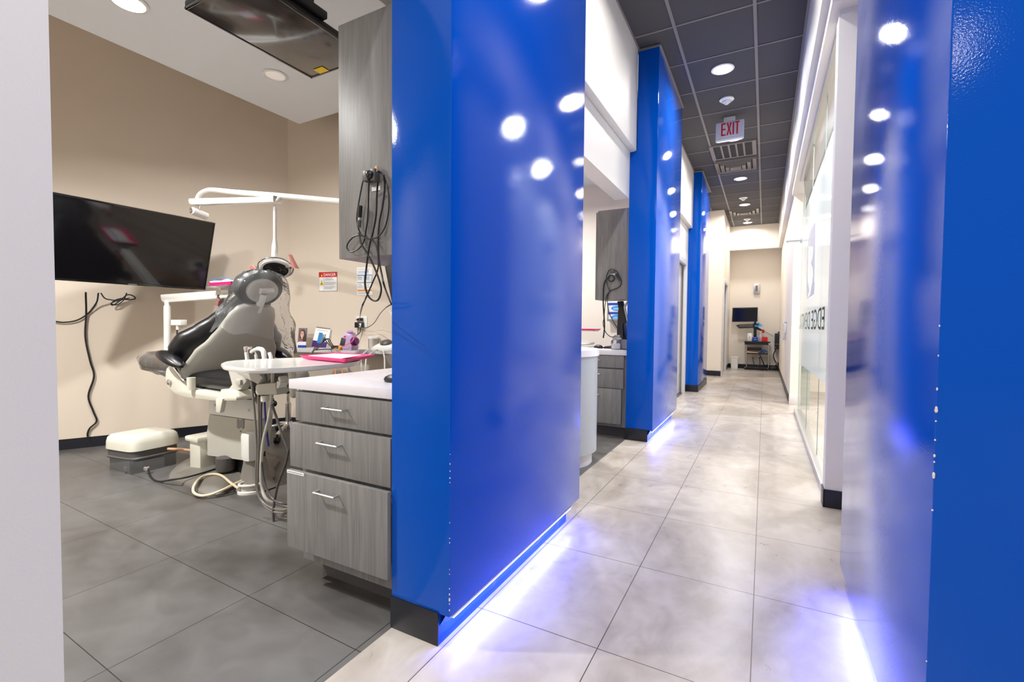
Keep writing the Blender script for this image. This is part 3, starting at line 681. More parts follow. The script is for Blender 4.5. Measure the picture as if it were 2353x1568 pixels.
bm = NB(); tube(bm, [b+V((0, 0, -.01)), c], .008, 12, 0); obj('socket', bm, M_hosed, t)

# back shelf
ZS = .845
s0, s1 = AZ(640, 799, ZS), AZ(960, 806, ZS)
wd = (WC + bn*.005); 
def onwall(p): return p - bn*((p-WC).dot(bn)-.003)
bm = NB(); prism(bm, [V((s0.x, s0.y, ZS-.042)), V((s1.x, s1.y, ZS-.042)), onwall(V((s1.x, s1.y, ZS-.042))), onwall(V((s0.x, s0.y, ZS-.042)))], (0, 0, .042), .003); 
t = thing('wall_shelf', 'pale laminate wall counter along the back wall of the treatment room', 'shelf', s0)
obj('top', bm, M_lamgrey, t)
bm = NB(); a = AZ(880, 818, ZS-.042); w = onwall(a); prism(bm, [a, w, w-V((0, 0, .34)), w-V((0, 0, .34))+bn*.03], bd*.02); obj('bracket', bm, M_lamgrey, t)
def onshelf(px, py): return AZ(px, py, ZS)
up = V((0, 0, 1))
def card(p, w, h, lean, m=None, th=.004):
    """matrix of an upright card at p facing the room; local x right, y up"""
    v = (up*cos(lean) - bn*sin(lean)).normalized(); return frame(p, bd, v)
# brochure stand with a smiling portrait
p = onshelf(694, 799); t = thing('brochure_holder', 'small stand of leaflets showing a smiling woman, on the back counter', 'brochure stand', p)
M_ = card(p, .1, .2, .12)
bm = NB(); box(bm, (-.048, 0, 0), (.048, .2, .012), .002, mtx=M_); obj('leaflets', bm, mat('leaflet_dusk', srgb(120, 106, 120), .5), t)
bm = NB(); lathe(bm, [(0, 0), (.036, .001), (.03, .002), (0, .0025)], (0, 0, 0), sx=1, sy=1.55, n=24, mtx=M_ @ Matrix.Translation((.006, .13, .0125))); lathe(bm, [(0, 0), (.022, .001), (0, .002)], (0, 0, 0), sx=.9, sy=2.4, n=20, mtx=M_ @ Matrix.Translation((.03, .10, .0125))); obj('portrait_hair', bm, M_hair, t)
bm = NB(); lathe(bm, [(0, 0), (.024, .002), (.02, .003), (0, .0035)], (0, 0, 0), sx=.95, sy=1.45, n=24, mtx=M_ @ Matrix.Translation((.002, .135, .014))); box(bm, (-.008, .085, .0135), (.012, .11, .0155), mtx=M_); f_ = obj('portrait_face', bm, M_skin, t)
bm = NB()
for sx in (-1, 1): box(bm, (.002+sx*.0095-.004, .142, .0172), (.002+sx*.0095+.004, .145, .0178), mtx=M_)
obj('portrait_eyes', bm, M_hair, f_)
bm = NB(); prism(bm, [(-.009, .119, .017), (.013, .121, .017), (.008, .114, .017), (-.003, .113, .017)], (0, 0, .001), mtx=M_); obj('portrait_smile', bm, M_paper, f_)
bm = NB(); box(bm, (-.018, .05, .012), (.044, .082, .0135), mtx=M_); obj('print_panel', bm, mat('print_mauve', srgb(176, 96, 150), .5), t)
bm = NB(); box(bm, (-.03, .022, .014), (.062, .058, .026), .001, mtx=M_); box(bm, (-.05, 0, -.01), (-.03, .05, .02), .001, mtx=M_); obj('holder', bm, M_paper, t)
bm = NB(); box(bm, (-.03, 0, .014), (.062, .022, .028), .001, mtx=M_); obj('holder_base', bm, M_bluec, t, 'blue lower band')
# spiral desk calendar
p = onshelf(732, 799); t = thing('desk_calendar', 'spiral bound desk flip chart leaning on the back counter', 'flip chart', p)
M_ = card(p, .18, .2, .22); Mt = M_ @ Matrix.Rotation(radians(-6), 4, 'Z')
bm = NB(); prism(bm, [(-.085, 0, 0), (.095, 0, 0), (.095, .205, 0), (-.085, .205, 0)], (0, 0, .004), mtx=Mt); obj('page', bm, M_paper, t)
bm = NB(); box(bm, (-.085, 0, .004), (.093, .066, .0046), mtx=Mt); obj('printed_band', bm, M_purple, t, 'purple band along the foot')
bm = NB(); box(bm, (-.03, .045, .0046), (.015, .155, .0056), mtx=Mt); box(bm, (.035, .05, .0046), (.06, .115, .0056), mtx=Mt); obj('printed_bottle', bm, M_bluep, t)
bm = NB(); box(bm, (.017, .05, .0046), (.034, .14, .0056), mtx=Mt); box(bm, (.042, .115, .0046), (.055, .145, .0056), mtx=Mt)
for k in range(14): box(bm, (-.06+k*.0095, .178, .0046), (-.054+k*.0095, .1815, .005), mtx=Mt)
obj('printed_lines', bm, M_inkg, t)
bm = NB()
for k in range(22): tube(bm, [Mt @ V((-.078+k*.0078, .205+.006*sin(a), .002+.007*cos(a))) for a in (0, 1.2, 2.5, 3.8, 5, 6.2)], .0012, 5, 2)
obj('spiral', bm, M_ink, t)
bm = NB(); prism(bm, [Mt @ V((.095, 0, 0)), Mt @ V((.095, .2, 0)), Mt @ V((.1, 0, -.12))], bd*.003); prism(bm, [Mt @ V((-.085, .2, -.001)), Mt @ V((.095, .2, -.001)), Mt @ V((.095, 0, -.09)), Mt @ V((-.085, 0, -.09))], bn*.003); obj('easel', bm, M_lamgrey, t)
# adaptor with curled lead, black cables
p = onshelf(773, 801); t = thing('charger_stand', 'black charger box with a small upright curled lead on the back counter', 'charger', p)
bm = NB(); box(bm, (-.05, -.02, 0), (.05, .02, .028), .004, mtx=frame(p, bd, -bn)); obj('adaptor', bm, M_black, t)
bm = NB(); p2 = onshelf(774, 796); lathe(bm, [(.022, 0), (.024, .005), (.024, .09), (.021, .092)], p2); obj('cup', bm, M_hosed, t)
bm = NB(); tube(bm, [p2+V((-.02, 0, .085)), p2+V((-.02, 0, .14)), p2+V((0, 0, .165)), p2+V((.035, 0, .15)), p2+V((.045, 0, .1)), p2+V((.03, 0, .04)), p2+V((.03, -.03, .01))], .003); tube(bm, [p2+V((-.02, 0, .1)), p2+V((-.02, 0, .145))], .006, 8, 0); obj('lead', bm, M_cable, t)
bm = NB()
for off in ((0, 0), (4, 2), (-5, 1)): tube(bm, [onshelf(768+off[0]*.5, 803)+V((0, 0, .012)), onshelf(758+off[0], 802)+V((0, 0, .055)), onshelf(750+off[0], 802)+V((0, 0, .10)), onshelf(738+off[1], 803)+V((0, 0, .055)), onshelf(728+off[0], 805)+V((0, 0, .02)), onshelf(718+off[1], 808)+V((0, 0, .0)), onshelf(714+off[0], 812)+V((0, 0, -.06))], .0042)
tube(bm, [onshelf(766, 804)+V((0, 0, .006)), onshelf(745, 805)+V((0, 0, .008)), onshelf(725, 806)+V((0, 0, .006))], .0042); one('charger_cables', bm, M_cable, 'tangle of black cables running over the edge of the back counter', 'cables')
# lilac laser unit
p = onshelf(801, 805); t = thing('dental_laser_unit', 'rounded lilac laser console with dark display on the back counter', 'device', p)
Lm = frame(p, bd, -bn)      # x right, y back, z up
prof = [(-.085, 0), (.075, 0), (.085, .03), (.08, .11), (.055, .165), (.02, .175), (-.015, .165), (-.05, .12), (-.085, .05)]
bm = NB(); rings = []
for k in range(9):
    tt_ = k/8; yy = -.055+.11*tt_; s = 1-.18*abs(2*tt_-1)**2.5; rings.append([Lm @ V((x*s, yy, z*s if z else 0)) for x, z in prof])
loft(bm, rings); obj('body', bm, M_lil, t)
mm = Lm @ Matrix.Translation((-.022, -.0555, .078)) @ Matrix.Rotation(radians(14), 4, 'Y')
bm = NB(); box(bm, (-.024, -.003, -.036), (.024, .002, .036), .002, mtx=mm); obj('display', bm, mat('dim_display', srgb(70, 70, 86), .2), t)
bm = NB(); lathe(bm, [(0, -.01), (.034, -.01), (.04, .0), (.04, .03), (.03, .045), (0, .05)], Lm @ V((.07, -.03, .085)), bd, 24); obj('reel', bm, M_purpk, t)
bm = NB(); lathe(bm, [(.016, 0), (.016, .02), (.01, .022)], Lm @ V((-.045, -.052, .022)), bn, 16); obj('port', bm, M_yellow, t, 'yellow fibre port')
bm = NB(); prism(bm, [(-.011, 0, 0), (.011, 0, 0), (0, .016, 0)], (0, 0, .002), mtx=frame(Lm @ V((-.0, -.056, .122)), bd, up)); obj('warning_mark', bm, M_red2, t)
bm = NB(); lathe(bm, [(.02, 0), (.026, .006), (.02, .012)], Lm @ V((.03, -.02, .168)), (0, -.4, 1), 20, sx=1.4); obj('carry_recess', bm, mat('mauve_plastic', srgb(170, 130, 186), .35), t)
bm = NB(); tube(bm, [Lm @ V((.105, -.06, .13)), Lm @ V((.09, -.09, .08)), Lm @ V((.02, -.1, .045)), Lm @ V((-.03, -.1, .015)), onshelf(786, 812)+V((0, 0, -.03)), onshelf(786, 820)+V((0, 0, -.12)), onshelf(787, 840)+V((0, 0, -.2))], .003); tube(bm, [Lm @ V((-.07, -.07, .03)), Lm @ V((-.09, -.09, .01)), onshelf(770, 812)+V((0, 0, -.05)), onshelf(770, 830)+V((0, 0, -.15)), onshelf(768, 842)+V((0, 0, -.22))], .003); obj('fibre', bm, M_orange, t, 'thin orange fibre')
# clear canister
p = onshelf(858, 802); t = thing('clear_canister', 'clear plastic canister with white lid on the back counter', 'canister', p)
bm = NB(); lathe(bm, [(.046, 0), (.048, .004), (.048, .1), (.046, .102)], p); obj('jar', bm, M_clear, t); bm = NB(); lathe(bm, [(.047, .1), (.052, .102), (.052, .118), (.048, .122), (0, .123)], p); obj('lid', bm, M_plast, t)
# scaler
p = onshelf(884, 807); t = thing('ultrasonic_scaler', 'white sloped control unit with dark grey dome on the back counter', 'device', p)
Lm = frame(p, bd, -bn)
bm = NB(); prism(bm, [(-.11, -.06, .0), (.16, -.06, .0), (.16, .08, .0), (-.06, .08, 0)], (0, 0, .03), .006, mtx=Lm); prism(bm, [(-.1, -.05, .03), (.16, -.05, .03), (.16, .08, .09), (-.05, .08, .09), ], (0, 0, .006), .002, mtx=Lm); prism(bm, [(-.09, -.05, .02), (-.045, .075, .02), (-.045, .075, .092), (-.09, -.05, .034)], (.2, 0, 0), mtx=Lm); obj('body', bm, M_plast, t)
bm = NB(); lathe(bm, [(.05, 0), (.05, .01), (.04, .025), (.02, .034), (0, .036)], Lm @ V((.0, .03, .066)), (bn+up*2), 28, sx=1.2); obj('dome', bm, M_hosed, t, 'dark grey dome')
bm = NB()
for a_ in ([(851, 805), (840, 812), (833, 822), (834, 840), (836, 860)], [(872, 803), (860, 810), (846, 816), (843, 835), (843, 862)], [(868, 803), (878, 806), (886, 815), (887, 838), (888, 865)]):
    tube(bm, [onshelf(*a_[0])+V((0, 0, .02)), onshelf(*a_[1])+V((0, 0, .012)), onshelf(a_[2][0], 813)+bn*.02+V((0, 0, -.03)), onshelf(a_[3][0], 815)+bn*.02+V((0, 0, -.12)), onshelf(a_[4][0], 815)+bn*.02+V((0, 0, -.3))], .006)
obj('cables', bm, M_white_c, t, 'white cables over the counter edge')
# outlet with charger
a, b = BW(823, 727), BW(840, 755); t = thing('wall_outlet', 'white wall outlet with a black plug and charger above the back counter', 'outlet', BW(832, 741))
Om = frame(BW(832, 741), bd, up); ow, oh = (b-a).length*.42, (a.z-b.z)/2
bm = NB(); box(bm, (-ow, -oh, 0), (ow, oh, .008), .004, mtx=Om); obj('cover_plate', bm, M_plast, t)
bm = NB(); box(bm, (-.055, -.055, .008), (.03, .0, .05), .005, mtx=Om); obj('charger', bm, M_black, t); bm = NB(); prism(bm, [(-.05, .02, .01), (.02, .015, .01), (.02, .045, .01), (-.03, .04, .01)], (0, 0, .03), .004, mtx=Om); obj('plug', bm, M_black, t)
bm = NB(); box(bm, (.0, -.05, .05), (.022, -.01, .051), mtx=Om); obj('charger_label', bm, M_paper, t)
bm = NB(); tube(bm, [Om @ V((0, -.055, .03)), Om @ V((-.005, -.1, .03)), Om @ V((-.03, -.13, .05)), Om @ V((-.05, -.14, .1))], .004); obj('cord', bm, M_cable, t)
# danger sign
c = BW(754, 647.5); t = thing('danger_sign', 'white laser warning sign with red DANGER heading on the back wall', 'sign', c)
Sm = frame(c, bd, up); w, h = .110, .098
bm = NB(); box(bm, (-w, -h, 0), (w, h, .002), mtx=Sm); obj('board', bm, M_ink, t, 'thin black border')
bm = NB(); box(bm, (-w+.003, -h+.003, .002), (w-.003, h-.003, .003), mtx=Sm); obj('face', bm, M_paper, t)
bm = NB(); box(bm, (-w+.003, h-.052, .003), (w-.003, h-.003, .0036), mtx=Sm); obj('heading_band', bm, M_red, t)
bm = NB(); text(bm, 'DANGER', .040, Sm @ Matrix.Translation((.02, h-.028, .0042)), .0004, .9); obj('heading', bm, M_paper, t, 'white heading DANGER')
bm = NB(); prism(bm, [(-w+.027, h-.045, .0042), (-w+.047, h-.045, .0042), (-w+.037, h-.018, .0042)], (0, 0, .0004), mtx=Sm); prism(bm, [(-w+.014, -.035, .0036), (-w+.054, -.035, .0036), (-w+.034, .012, .0036)], (0, 0, .0006), mtx=Sm); tri = obj('warning_triangle', bm, M_yellow, t)
bm = NB()
P3 = [V((-w+.012, -.0365, .003)), V((-w+.056, -.0365, .003)), V((-w+.034, .0155, .003))]; prism(bm, P3, (0, 0, .0005), mtx=Sm)
lathe(bm, [(.006, 0), (.006, .001)], Sm @ V((-w+.034, -.021, .0043)), bn, 12); obj('triangle_mark', bm, M_ink, tri)
bm = NB(); box(bm, (-w+.062, -h+.006, .003), (-w+.064, h-.056, .0034), mtx=Sm); text(bm, 'Class IV Laser', .0165, Sm @ Matrix.Translation((.014, .037, .0035)), .0003, .9); text(bm, 'Controlled Area', .0165, Sm @ Matrix.Translation((.016, .020, .0035)), .0003, .9)
for i, ww in enumerate((.13, .135, .11, None, .125, .1, .09)):
    if ww: zz = -.008-i*.0112; box(bm, (-w+.07, zz-.0026, .0032), (-w+.07+ww, zz, .0036), mtx=Sm)
obj('small_print', bm, M_ink, t)
# instruction poster
c = (BW(820, 615)+BW(856, 678))*.5; c = BW(838, 646.5); t = thing('instruction_poster', 'white poster with blue and orange panels on the back wall behind the cords', 'poster', c)
Sm = frame(c, bd, up); w = (BW(855.5, 646)-BW(820, 646)).length/2; h = (BW(838, 614).z-BW(838, 678).z)/2
bm = NB(); box(bm, (-w, -h, 0), (w, h, .002), mtx=Sm); obj('sheet', bm, M_paper, t)
for n_, z0, z1, m in (('blue_band', .02, .46, M_bluep), ('green_band', -.25, .06, M_greenp), ('orange_band', -.72, -.2, M_orangep)):
    bm = NB(); box(bm, (-w+.006, h*z0, .002), (w-.004, h*z1, .0026), mtx=Sm); obj(n_, bm, m, t)
bm = NB()
for sx in (-1, 1):
    for z0, z1 in ((-.08, .4), (-.62, -.13)): box(bm, (sx*w*.49-w*.42, h*z0, .0022), (sx*w*.49+w*.42, h*z1, .0034), .0, mtx=Sm)
obj('panels', bm, M_paper, t)
bm = NB()
for sx in (-1, 1):
    for zz in (.3, .24, .17, .1, -.22, -.3, -.38, -.46): box(bm, (sx*w*.49-w*.36, h*zz, .0034), (sx*w*.49+w*(.1+.2*random.random()), h*(zz+.03), .0037), mtx=Sm)
for zz in (.84, .7, .64, .58, -.84, -.9): box(bm, (-w*.85, h*zz, .002), (w*(.2 if zz < .8 and zz > 0 else .7), h*(zz+.025), .0024), mtx=Sm)
obj('print_lines', bm, mat('print_pale_blue', srgb(150, 160, 190), .6), t)
bm = NB(); box(bm, (w*.02, h*.58, .002), (w*.14, h*.7, .0025), mtx=Sm); box(bm, (w*.38, h*.6, .002), (w*.46, h*.8, .0025), mtx=Sm); box(bm, (w*.4, h*.5, .002), (w*.46, h*.55, .0025), mtx=Sm); obj('print_icons', bm, M_bluec, t)

# ================================================================== DENTAL CHAIR
KC = 1.07
def ch(x, y, z): return CAMP + (V((x, y, z))-CAMP)*KC
CY = 1.857
BP0 = V((-3.12, CY, .66)); BT = V((.517, 0, .856)); BN_ = V((-.856, 0, .517)); BL = .62
def bk(s, y, n): q = BP0 + BT*(BL*s) + BN_*n; return ch(q.x, CY+y, q.z)
def bring(s, hw, n0, n1, e=3.2, bow=0):
    out = []
    for k in range(32):
        a = 2*pi*k/32; ct, st = cos(a), sin(a)
        y = hw*math.copysign(abs(ct)**(2/e), ct); n = (n0+n1)/2 + (n1-n0)/2*math.copysign(abs(st)**(2/e), st)
        out.append(bk(s, y, n + bow*(y/hw)**2*hw))
    return out
t = thing('dental_chair', 'dental treatment chair with black cushions and grey shell back, seen from behind', 'dental chair', ch(-2.95, CY, .0713))
def curve(tab, s):
    for (a, va), (b, vb) in zip(tab, tab[1:]):
        if s <= b: u = (s-a)/(b-a); u = u*u*(3-2*u)*.5+u*.5; return va+(vb-va)*u
    return tab[-1][1]
shw = [(-.06, .25), (0, .29), (.2, .305), (.42, .27), (.56, .215), (.7, .18), (.85, .155), (.95, .125), (1, .075)]
bm = NB(); loft(bm, [bring(s, curve(shw, s), 0, .05, 3.5, .18) for s in [-.06+1.06*i/24 for i in range(25)]]); obj('back_shell', bm, M_shell, t, 'grey plastic shell of the backrest')
cw = [(-.1, .2), (.05, .27), (.2, .335), (.36, .365), (.5, .345), (.62, .27), (.75, .205), (.87, .155), (.97, .125), (1.06, .10), (1.14, .075)]
bm = NB(); loft(bm, [bring(s, curve(cw, s)*(1 if i not in (0, 30) else .85), .045, .045+.16*(1-.75*max(0, s-.45)), 2.6, .10) for i, s in enumerate([-.1+1.24*i/30 for i in range(31)])]); obj('backrest', bm, M_leather, t, 'black padded backrest')
# headrest
hc = (-2.82, CY, 1.312); hn = V((.93, 0, -.36)).normalized(); hu = V((.36, 0, .93)).normalized()
def hp(y, u, n): q = V(hc) + hu*u + hn*n; return ch(q.x, CY+y, q.z)
bm = NB(); loft(bm, [[hp(.155*s*cos(2*pi*k/32), .118*s*sin(2*pi*k/32), n) for k in range(32)] for n, s in ((-.06, .55), (-.055, .8), (-.03, .98), (0, 1), (.025, .93), (.03, .75))]); hr = obj('headrest', bm, M_leather, t, 'black oval headrest')
bm = NB(); loft(bm, [[hp(.105*s*cos(2*pi*k/32), .08*s*sin(2*pi*k/32)-.005, n) for k in range(32)] for n, s in ((.02, 1), (.045, .97), (.055, .8))]); obj('headrest_shell', bm, M_shell, hr)
bm = NB(); cyl(bm, hp(-.035, .0, .062), hp(.05, .01, .062), .018*KC); cyl(bm, hp(.0, -.02, .05), bk(.93, .0, .02), .024*KC); obj('headrest_joint', bm, M_plast, hr)
# seat, frame
bm = NB(); rings = []
for xx, w, hh, yo in ((-3.20, .8, .5, 0), (-3.185, .95, .85, 0), (-3.1, 1, 1, 0), (-2.9, 1, 1, 0), (-2.78, .92, 1, -.02), (-2.69, .78, .95, -.06), (-2.65, .68, .8, -.085), (-2.63, .58, .5, -.11)):
    rings.append([ch(xx, CY+yo+.275*w*math.copysign(abs(cos(a))**.6, cos(a)), .735+.062*hh*math.copysign(abs(sin(a))**.65, sin(a))) for a in [2*pi*k/28 for k in range(28)]])
loft(bm, rings); obj('seat', bm, M_leather, t, 'black seat cushion')
bm = NB()
prof = [(-3.29, .80), (-3.25, .825), (-3.17, .82), (-3.13, .79), (-3.12, .73), (-3.07, .695), (-2.72, .685), (-2.71, .715), (-2.50, .71), (-2.45, .68), (-2.5, .66), (-2.75, .642), (-3.05, .636), (-3.2, .65), (-3.28, .69), (-3.305, .74)]
prof = [(min(x, -2.56) if z < .69 else min(x, -2.60), z) for x, z in prof]
prism(bm, [ch(x, 1.545, z) for x, z in prof], V((0, .115, 0))*KC, .012); prism(bm, [ch(-3.29+(x+3.29)*.42, 2.05, z) for x, z in prof], V((0, .115, 0))*KC, .008)
box(bm, ch(-3.1, 1.64, .645), ch(-2.85, 2.06, .685), .01); obj('seat_frame', bm, M_ivory, t, 'off-white frame curving up at the hip')
bm = NB(); a = ch(-3.24, 1.54, .72); lathe(bm, [(.018, 0), (.018, .008), (.008, .014), (0, .015)], a, (0, -1, 0), 20); obj('pivot_bolt', bm, M_steel, t)
bm = NB(); prism(bm, [ch(-2.74, 1.535, .66), ch(-2.67, 1.535, .665), ch(-2.70, 1.535, .58), ch(-2.74, 1.535, .58)], V((0, .03, 0)), .008); obj('release_lever', bm, M_ivory, t)
bm = NB(); prism(bm, [ch(-2.70, 1.58, .83), ch(-2.50, 1.58, .835), ch(-2.52, 1.58, .77), ch(-2.58, 1.58, .715), ch(-2.72, 1.58, .69), ch(-2.66, 1.58, .74)], V((0, .05, 0)), .01); box(bm, ch(-2.60, 1.565, .745), ch(-2.555, 1.58, .775), .004); obj('back_bracket', bm, M_shell, t)
# arm rest
bm = NB(); rings = []
for i in range(13):
    u = i/12; c = V((-3.275+.255*u, 1.50, .90-.07*u**1.5)); r = .047*max(.02, sin(pi*(.02+.96*u)))**.5
    rings.append([ch(c.x, 1.50+r*1.1*cos(a), c.z+r*.75*sin(a)) for a in [2*pi*k/18 for k in range(18)]])
loft(bm, rings)
ar = obj('armrest', bm, M_leather, t, 'black armrest pad on the near side')
bm = NB(); tube(bm, [ch(-3.12, 1.5, .84), ch(-3.09, 1.51, .80), ch(-3.055, 1.53, .745), ch(-3.0, 1.54, .735)], .011*KC, 10, 4, ); obj('armrest_strut', bm, M_chrome, ar); 
bm = NB(); tube(bm, [ch(-2.985, 1.535, .765), ch(-2.985, 1.535, .69)], .023*KC, 16, 0); obj('armrest_knuckle', bm, M_ivory, ar)
bm = NB(); rings = []
for i in range(13):
    u = i/12; c = V((-3.29+.27*u, 2.22, .905-.075*u**1.5)); r = .055*(sin(pi*(.1+.85*u)))**.45
    rings.append([ch(c.x, 2.22+r*1.1*cos(a), c.z+r*.75*sin(a)) for a in [2*pi*k/18 for k in range(18)]])
loft(bm, rings); obj('armrest', bm, M_leather, t)
# leg rest
bm = NB(); rings = []
for x, z0, z1, w in ((-3.93, .78, .85, .15), (-3.91, .755, .872, .19), (-3.84, .745, .885, .21), (-3.6, .75, .885, .215), (-3.4, .735, .86, .215), (-3.28, .70, .82, .21), (-3.15, .66, .76, .2)):
    rings.append([ch(x, CY+w*math.copysign(abs(cos(a))**.55, cos(a)), (z0+z1)/2+(z1-z0)/2*math.copysign(abs(sin(a))**.6, sin(a))) for a in [2*pi*k/28 for k in range(28)]])
loft(bm, rings); obj('leg_rest', bm, M_brownpad, t, 'taupe leg rest')
# pedestal and base
def slab(pts0, pts1): return [pts0, pts1]
bm = NB()
def taper(poly, y0, dy, sx=.72, dx=-.10):
    xc = sum(x for x, z in poly)/len(poly)
    near2 = [ch(xc+(x-xc)*.985, y0, z) for x, z in poly]; near = [ch(x, y0+.012, z) for x, z in poly]; far = [ch(xc+(x-xc)*sx+dx, y0+dy, z) for x, z in poly]
    loft(bm, [near2, near, far])
taper(((-3.21, .595), (-3.19, .61), (-2.73, .62), (-2.70, .60), (-2.685, .50), (-3.225, .49)), 1.757, .22)
obj('pedestal_cap', bm, M_plast, t, 'glossy off-white cap of the pedestal')
bm = NB(); taper(((-3.22, .484), (-2.69, .494), (-2.71, .40), (-2.755, .25), (-2.80, .235), (-3.24, .208), (-3.272, .22), (-3.262, .32)), 1.762, .22); obj('pedestal_cover', bm, M_shell, t, 'slanted grey pedestal cover')
bm = NB(); box(bm, ch(-3.22, 1.80, .09), ch(-2.92, 1.96, .36), .01); obj('lift_column', bm, M_black, t); bm = NB(); box(bm, ch(-3.1, 1.79, .52), ch(-2.85, 1.93, .65)); obj('lift_head', bm, M_black, t)
bm = NB(); a = ch(-2.87, 1.76, .455)
mb = frame(a, (1, 0, 0), (0, 0, 1))
prism(bm, [(-.036, .035, 0), (-.014, .02, 0), (.0, .03, 0), (.036, .045, 0), (.034, -.02, 0), (.018, -.028, 0), (.0, -.012, 0), (-.02, -.03, 0), (-.042, -.024, 0)], (0, 0, .003), mtx=mb); lathe(bm, [(.007, 0), (.007, .003)], mb @ V((-.002, -.045, 0)), (0, -1, 0), 12); obj('emblem', bm, mat('emblem_grey', srgb(136, 138, 138), .3), t, 'small grey animal-head emblem')
bm = NB()
for x in (-3.14, -2.78): lathe(bm, [(.009, 0), (.009, .004), (0, .005)], ch(x, 1.756, .555), (0, -1, 0), 14)
obj('cap_screw', bm, M_steel, t)
bm = NB(); box(bm, ch(-3.385, 1.72, .10), ch(-3.255, 1.86, .325), .02); box(bm, ch(-3.40, 1.70, .30), ch(-3.245, 1.87, .335), .014); obj('side_column', bm, M_ivory, t)
bm = NB(); box(bm, ch(-2.79, 1.70, .25), ch(-2.70, 1.78, .43), .03); obj('side_column', bm, M_plast, t)
bm = NB(); loft(bm, [sring(ch(-2.76, 1.78, z), (1, 0, 0), (0, 1, 0), r*1.2, r, 3, 24) for z, r in ((.08, .11), (.13, .075), (.255, .055))]); obj('column_foot', bm, M_hose, t)
bm = NB(); a = ch(-3.03, 1.755, .20); lathe(bm, [(0, .0), (.055, .0), (.06, .02), (.06, .09), (.0, .1)], a+V((0, 0, -.06)), sx=1, n=20); obj('cable_gland', bm, M_hosed, t)
Z0 = .036
def FL(px, py, z=0): return AZ(px, py, z)
bpo = [(387, 1104), (392, 1088), (408, 1072), (432, 1058), (470, 1045), (560, 1040), (620, 1046), (642, 1058), (638, 1066), (630, 1078), (633, 1090), (626, 1100), (600, 1110), (560, 1116), (530, 1124), (510, 1136), (490, 1139), (468, 1138), (450, 1130), (440, 1120), (420, 1112)]
pl = [FL(x, y, .012) for x, y in bpo]; cc = sum(pl, V())/len(pl)
pls = smooth(pl+[pl[0]], 4)[:-1]
bm = NB(); loft(bm, [[p+V((0, 0, -.012)) for p in pls], [p+V((0, 0, .006)) for p in pls], [cc+(p-cc)*.965+V((0, 0, .02)) for p in pls], [cc+(p-cc)*.8+V((0, 0, .034)) for p in pls], [cc+(p-cc)*.5+V((0, 0, .05)) for p in pls]]); obj('base_plate', bm, M_hose, t, 'grey scalloped floor plate')
# clear sleeve over head rest and upper back
bm = NB(); rings = []
rs = random.Random(3)
for i in range(17):
    u = i/16
    c = V((-2.79-.11*u, CY+.01+.015*u, 1.425-.44*u)); wy = .04+.155*min(1, u*3.2)**.5+.14*max(0, u-.45)**1.1; wx = .03+.10*min(1, u*3)**.5+.07*max(0, u-.3)
    rings.append([ch(c.x+wx*(1+.16*noise.noise((cos(a)*2.4, sin(a)*2.4, u*5)))*cos(a)+.02*sin(u*9+a), c.y+wy*(1+.16*noise.noise((cos(a)*2.7+9, sin(a)*2.7, u*6)))*sin(a), c.z+.035*noise.noise((cos(a)*2, sin(a)*2, u*3+4))+(-.10*max(0, sin(a))*u if sin(a) > 0 else .06*u*sin(a)*-1)) for a in [2*pi*k/40 for k in range(40)]])
loft(bm, rings, caps=False); cov = obj('plastic_sleeve', bm, M_bag, None, None, 180); tag(cov, 'crinkled clear plastic sleeve over the chair headrest', 'plastic cover')
bm = NB(); rings = []
for i in range(14):
    u = i/13; x = -3.945+.60*u; tp_ = min(1, .8+u*1.6); w = (.214+.006*sin(u*20))*tp_; 
    rings.append([ch(x+.01*noise.noise((a, u*8, 1)), CY+(w+.012*noise.noise((cos(a)*3, sin(a)*3, u*9)))*math.copysign(abs(cos(a))**.6, cos(a)), (.818-.022*u)+tp_*(.074+.014*noise.noise((cos(a)*3, sin(a)*3, u*12+3))+(.05*u if sin(a) < -.3 else 0))*math.copysign(abs(sin(a))**.6, sin(a))) for a in [2*pi*k/36 for k in range(36)]])
loft(bm, rings, caps=False); cov = obj('plastic_sleeve', bm, M_bag, None, None, 180); tag(cov, 'wrinkled clear plastic sleeve over the chair leg rest', 'plastic cover')

# ================================================================== DENTAL LIGHT
LY = 2.16
def L_(px, py): return AY(px, py, LY)
e_ = L_(777, 463); pe_ = e_+(e_-L_(640, 450))*1.2
t = thing('dental_light', 'dental operating light on white jointed arms above the chair headrest', 'dental light', (pe_.x, pe_.y, ZO))
bm = NB(); cyl(bm, (pe_.x, pe_.y, ZO), (pe_.x, pe_.y, pe_.z-.05), .035); lathe(bm, [(.09, 0), (.085, -.03), (.04, -.05)], (pe_.x, pe_.y, ZO), n=28); obj('ceiling_post', bm, M_plast, t)
bm = NB(); tube(bm, [L_(453, 470)+V((0, 0, -.01)), L_(455, 455), L_(462, 445), L_(474, 439), L_(490, 437), L_(540, 442), L_(640, 450), e_, e_+(e_-L_(640, 450))*1.25], .0195, 16, 8); obj('upper_arm', bm, M_plast, t)
a, b = L_(448, 468), L_(648, 461); d = (b-a).normalized()
bm = NB(); prism(bm, [L_(449, 459), L_(446, 463), L_(449, 472), L_(455, 474), L_(648, 468), L_(647, 455)], V((0, -.05, 0)), .01); obj('lower_arm', bm, M_plast, t)
bm = NB(); prism(bm, [L_(643, 454), L_(648, 454), L_(649, 468), L_(644, 469)], V((0, -.054, 0)), .003); obj('arm_end_cap', bm, M_chrome, t)
for qa, qb, qr in (((632, 470), (632, 480), .008), ((461, 472), (460, 480), .01)): bm = NB(); cyl(bm, L_(*qa), L_(*qb), qr); obj('arm_joint', bm, M_chrome, t)
p = L_(461, 488); bm = NB(); cyl(bm, p+V((.0, -.07, .0)), p+V((-.02, .06, -.02)), .03, bev=.006); obj('arm_knuckle', bm, M_plast, t)
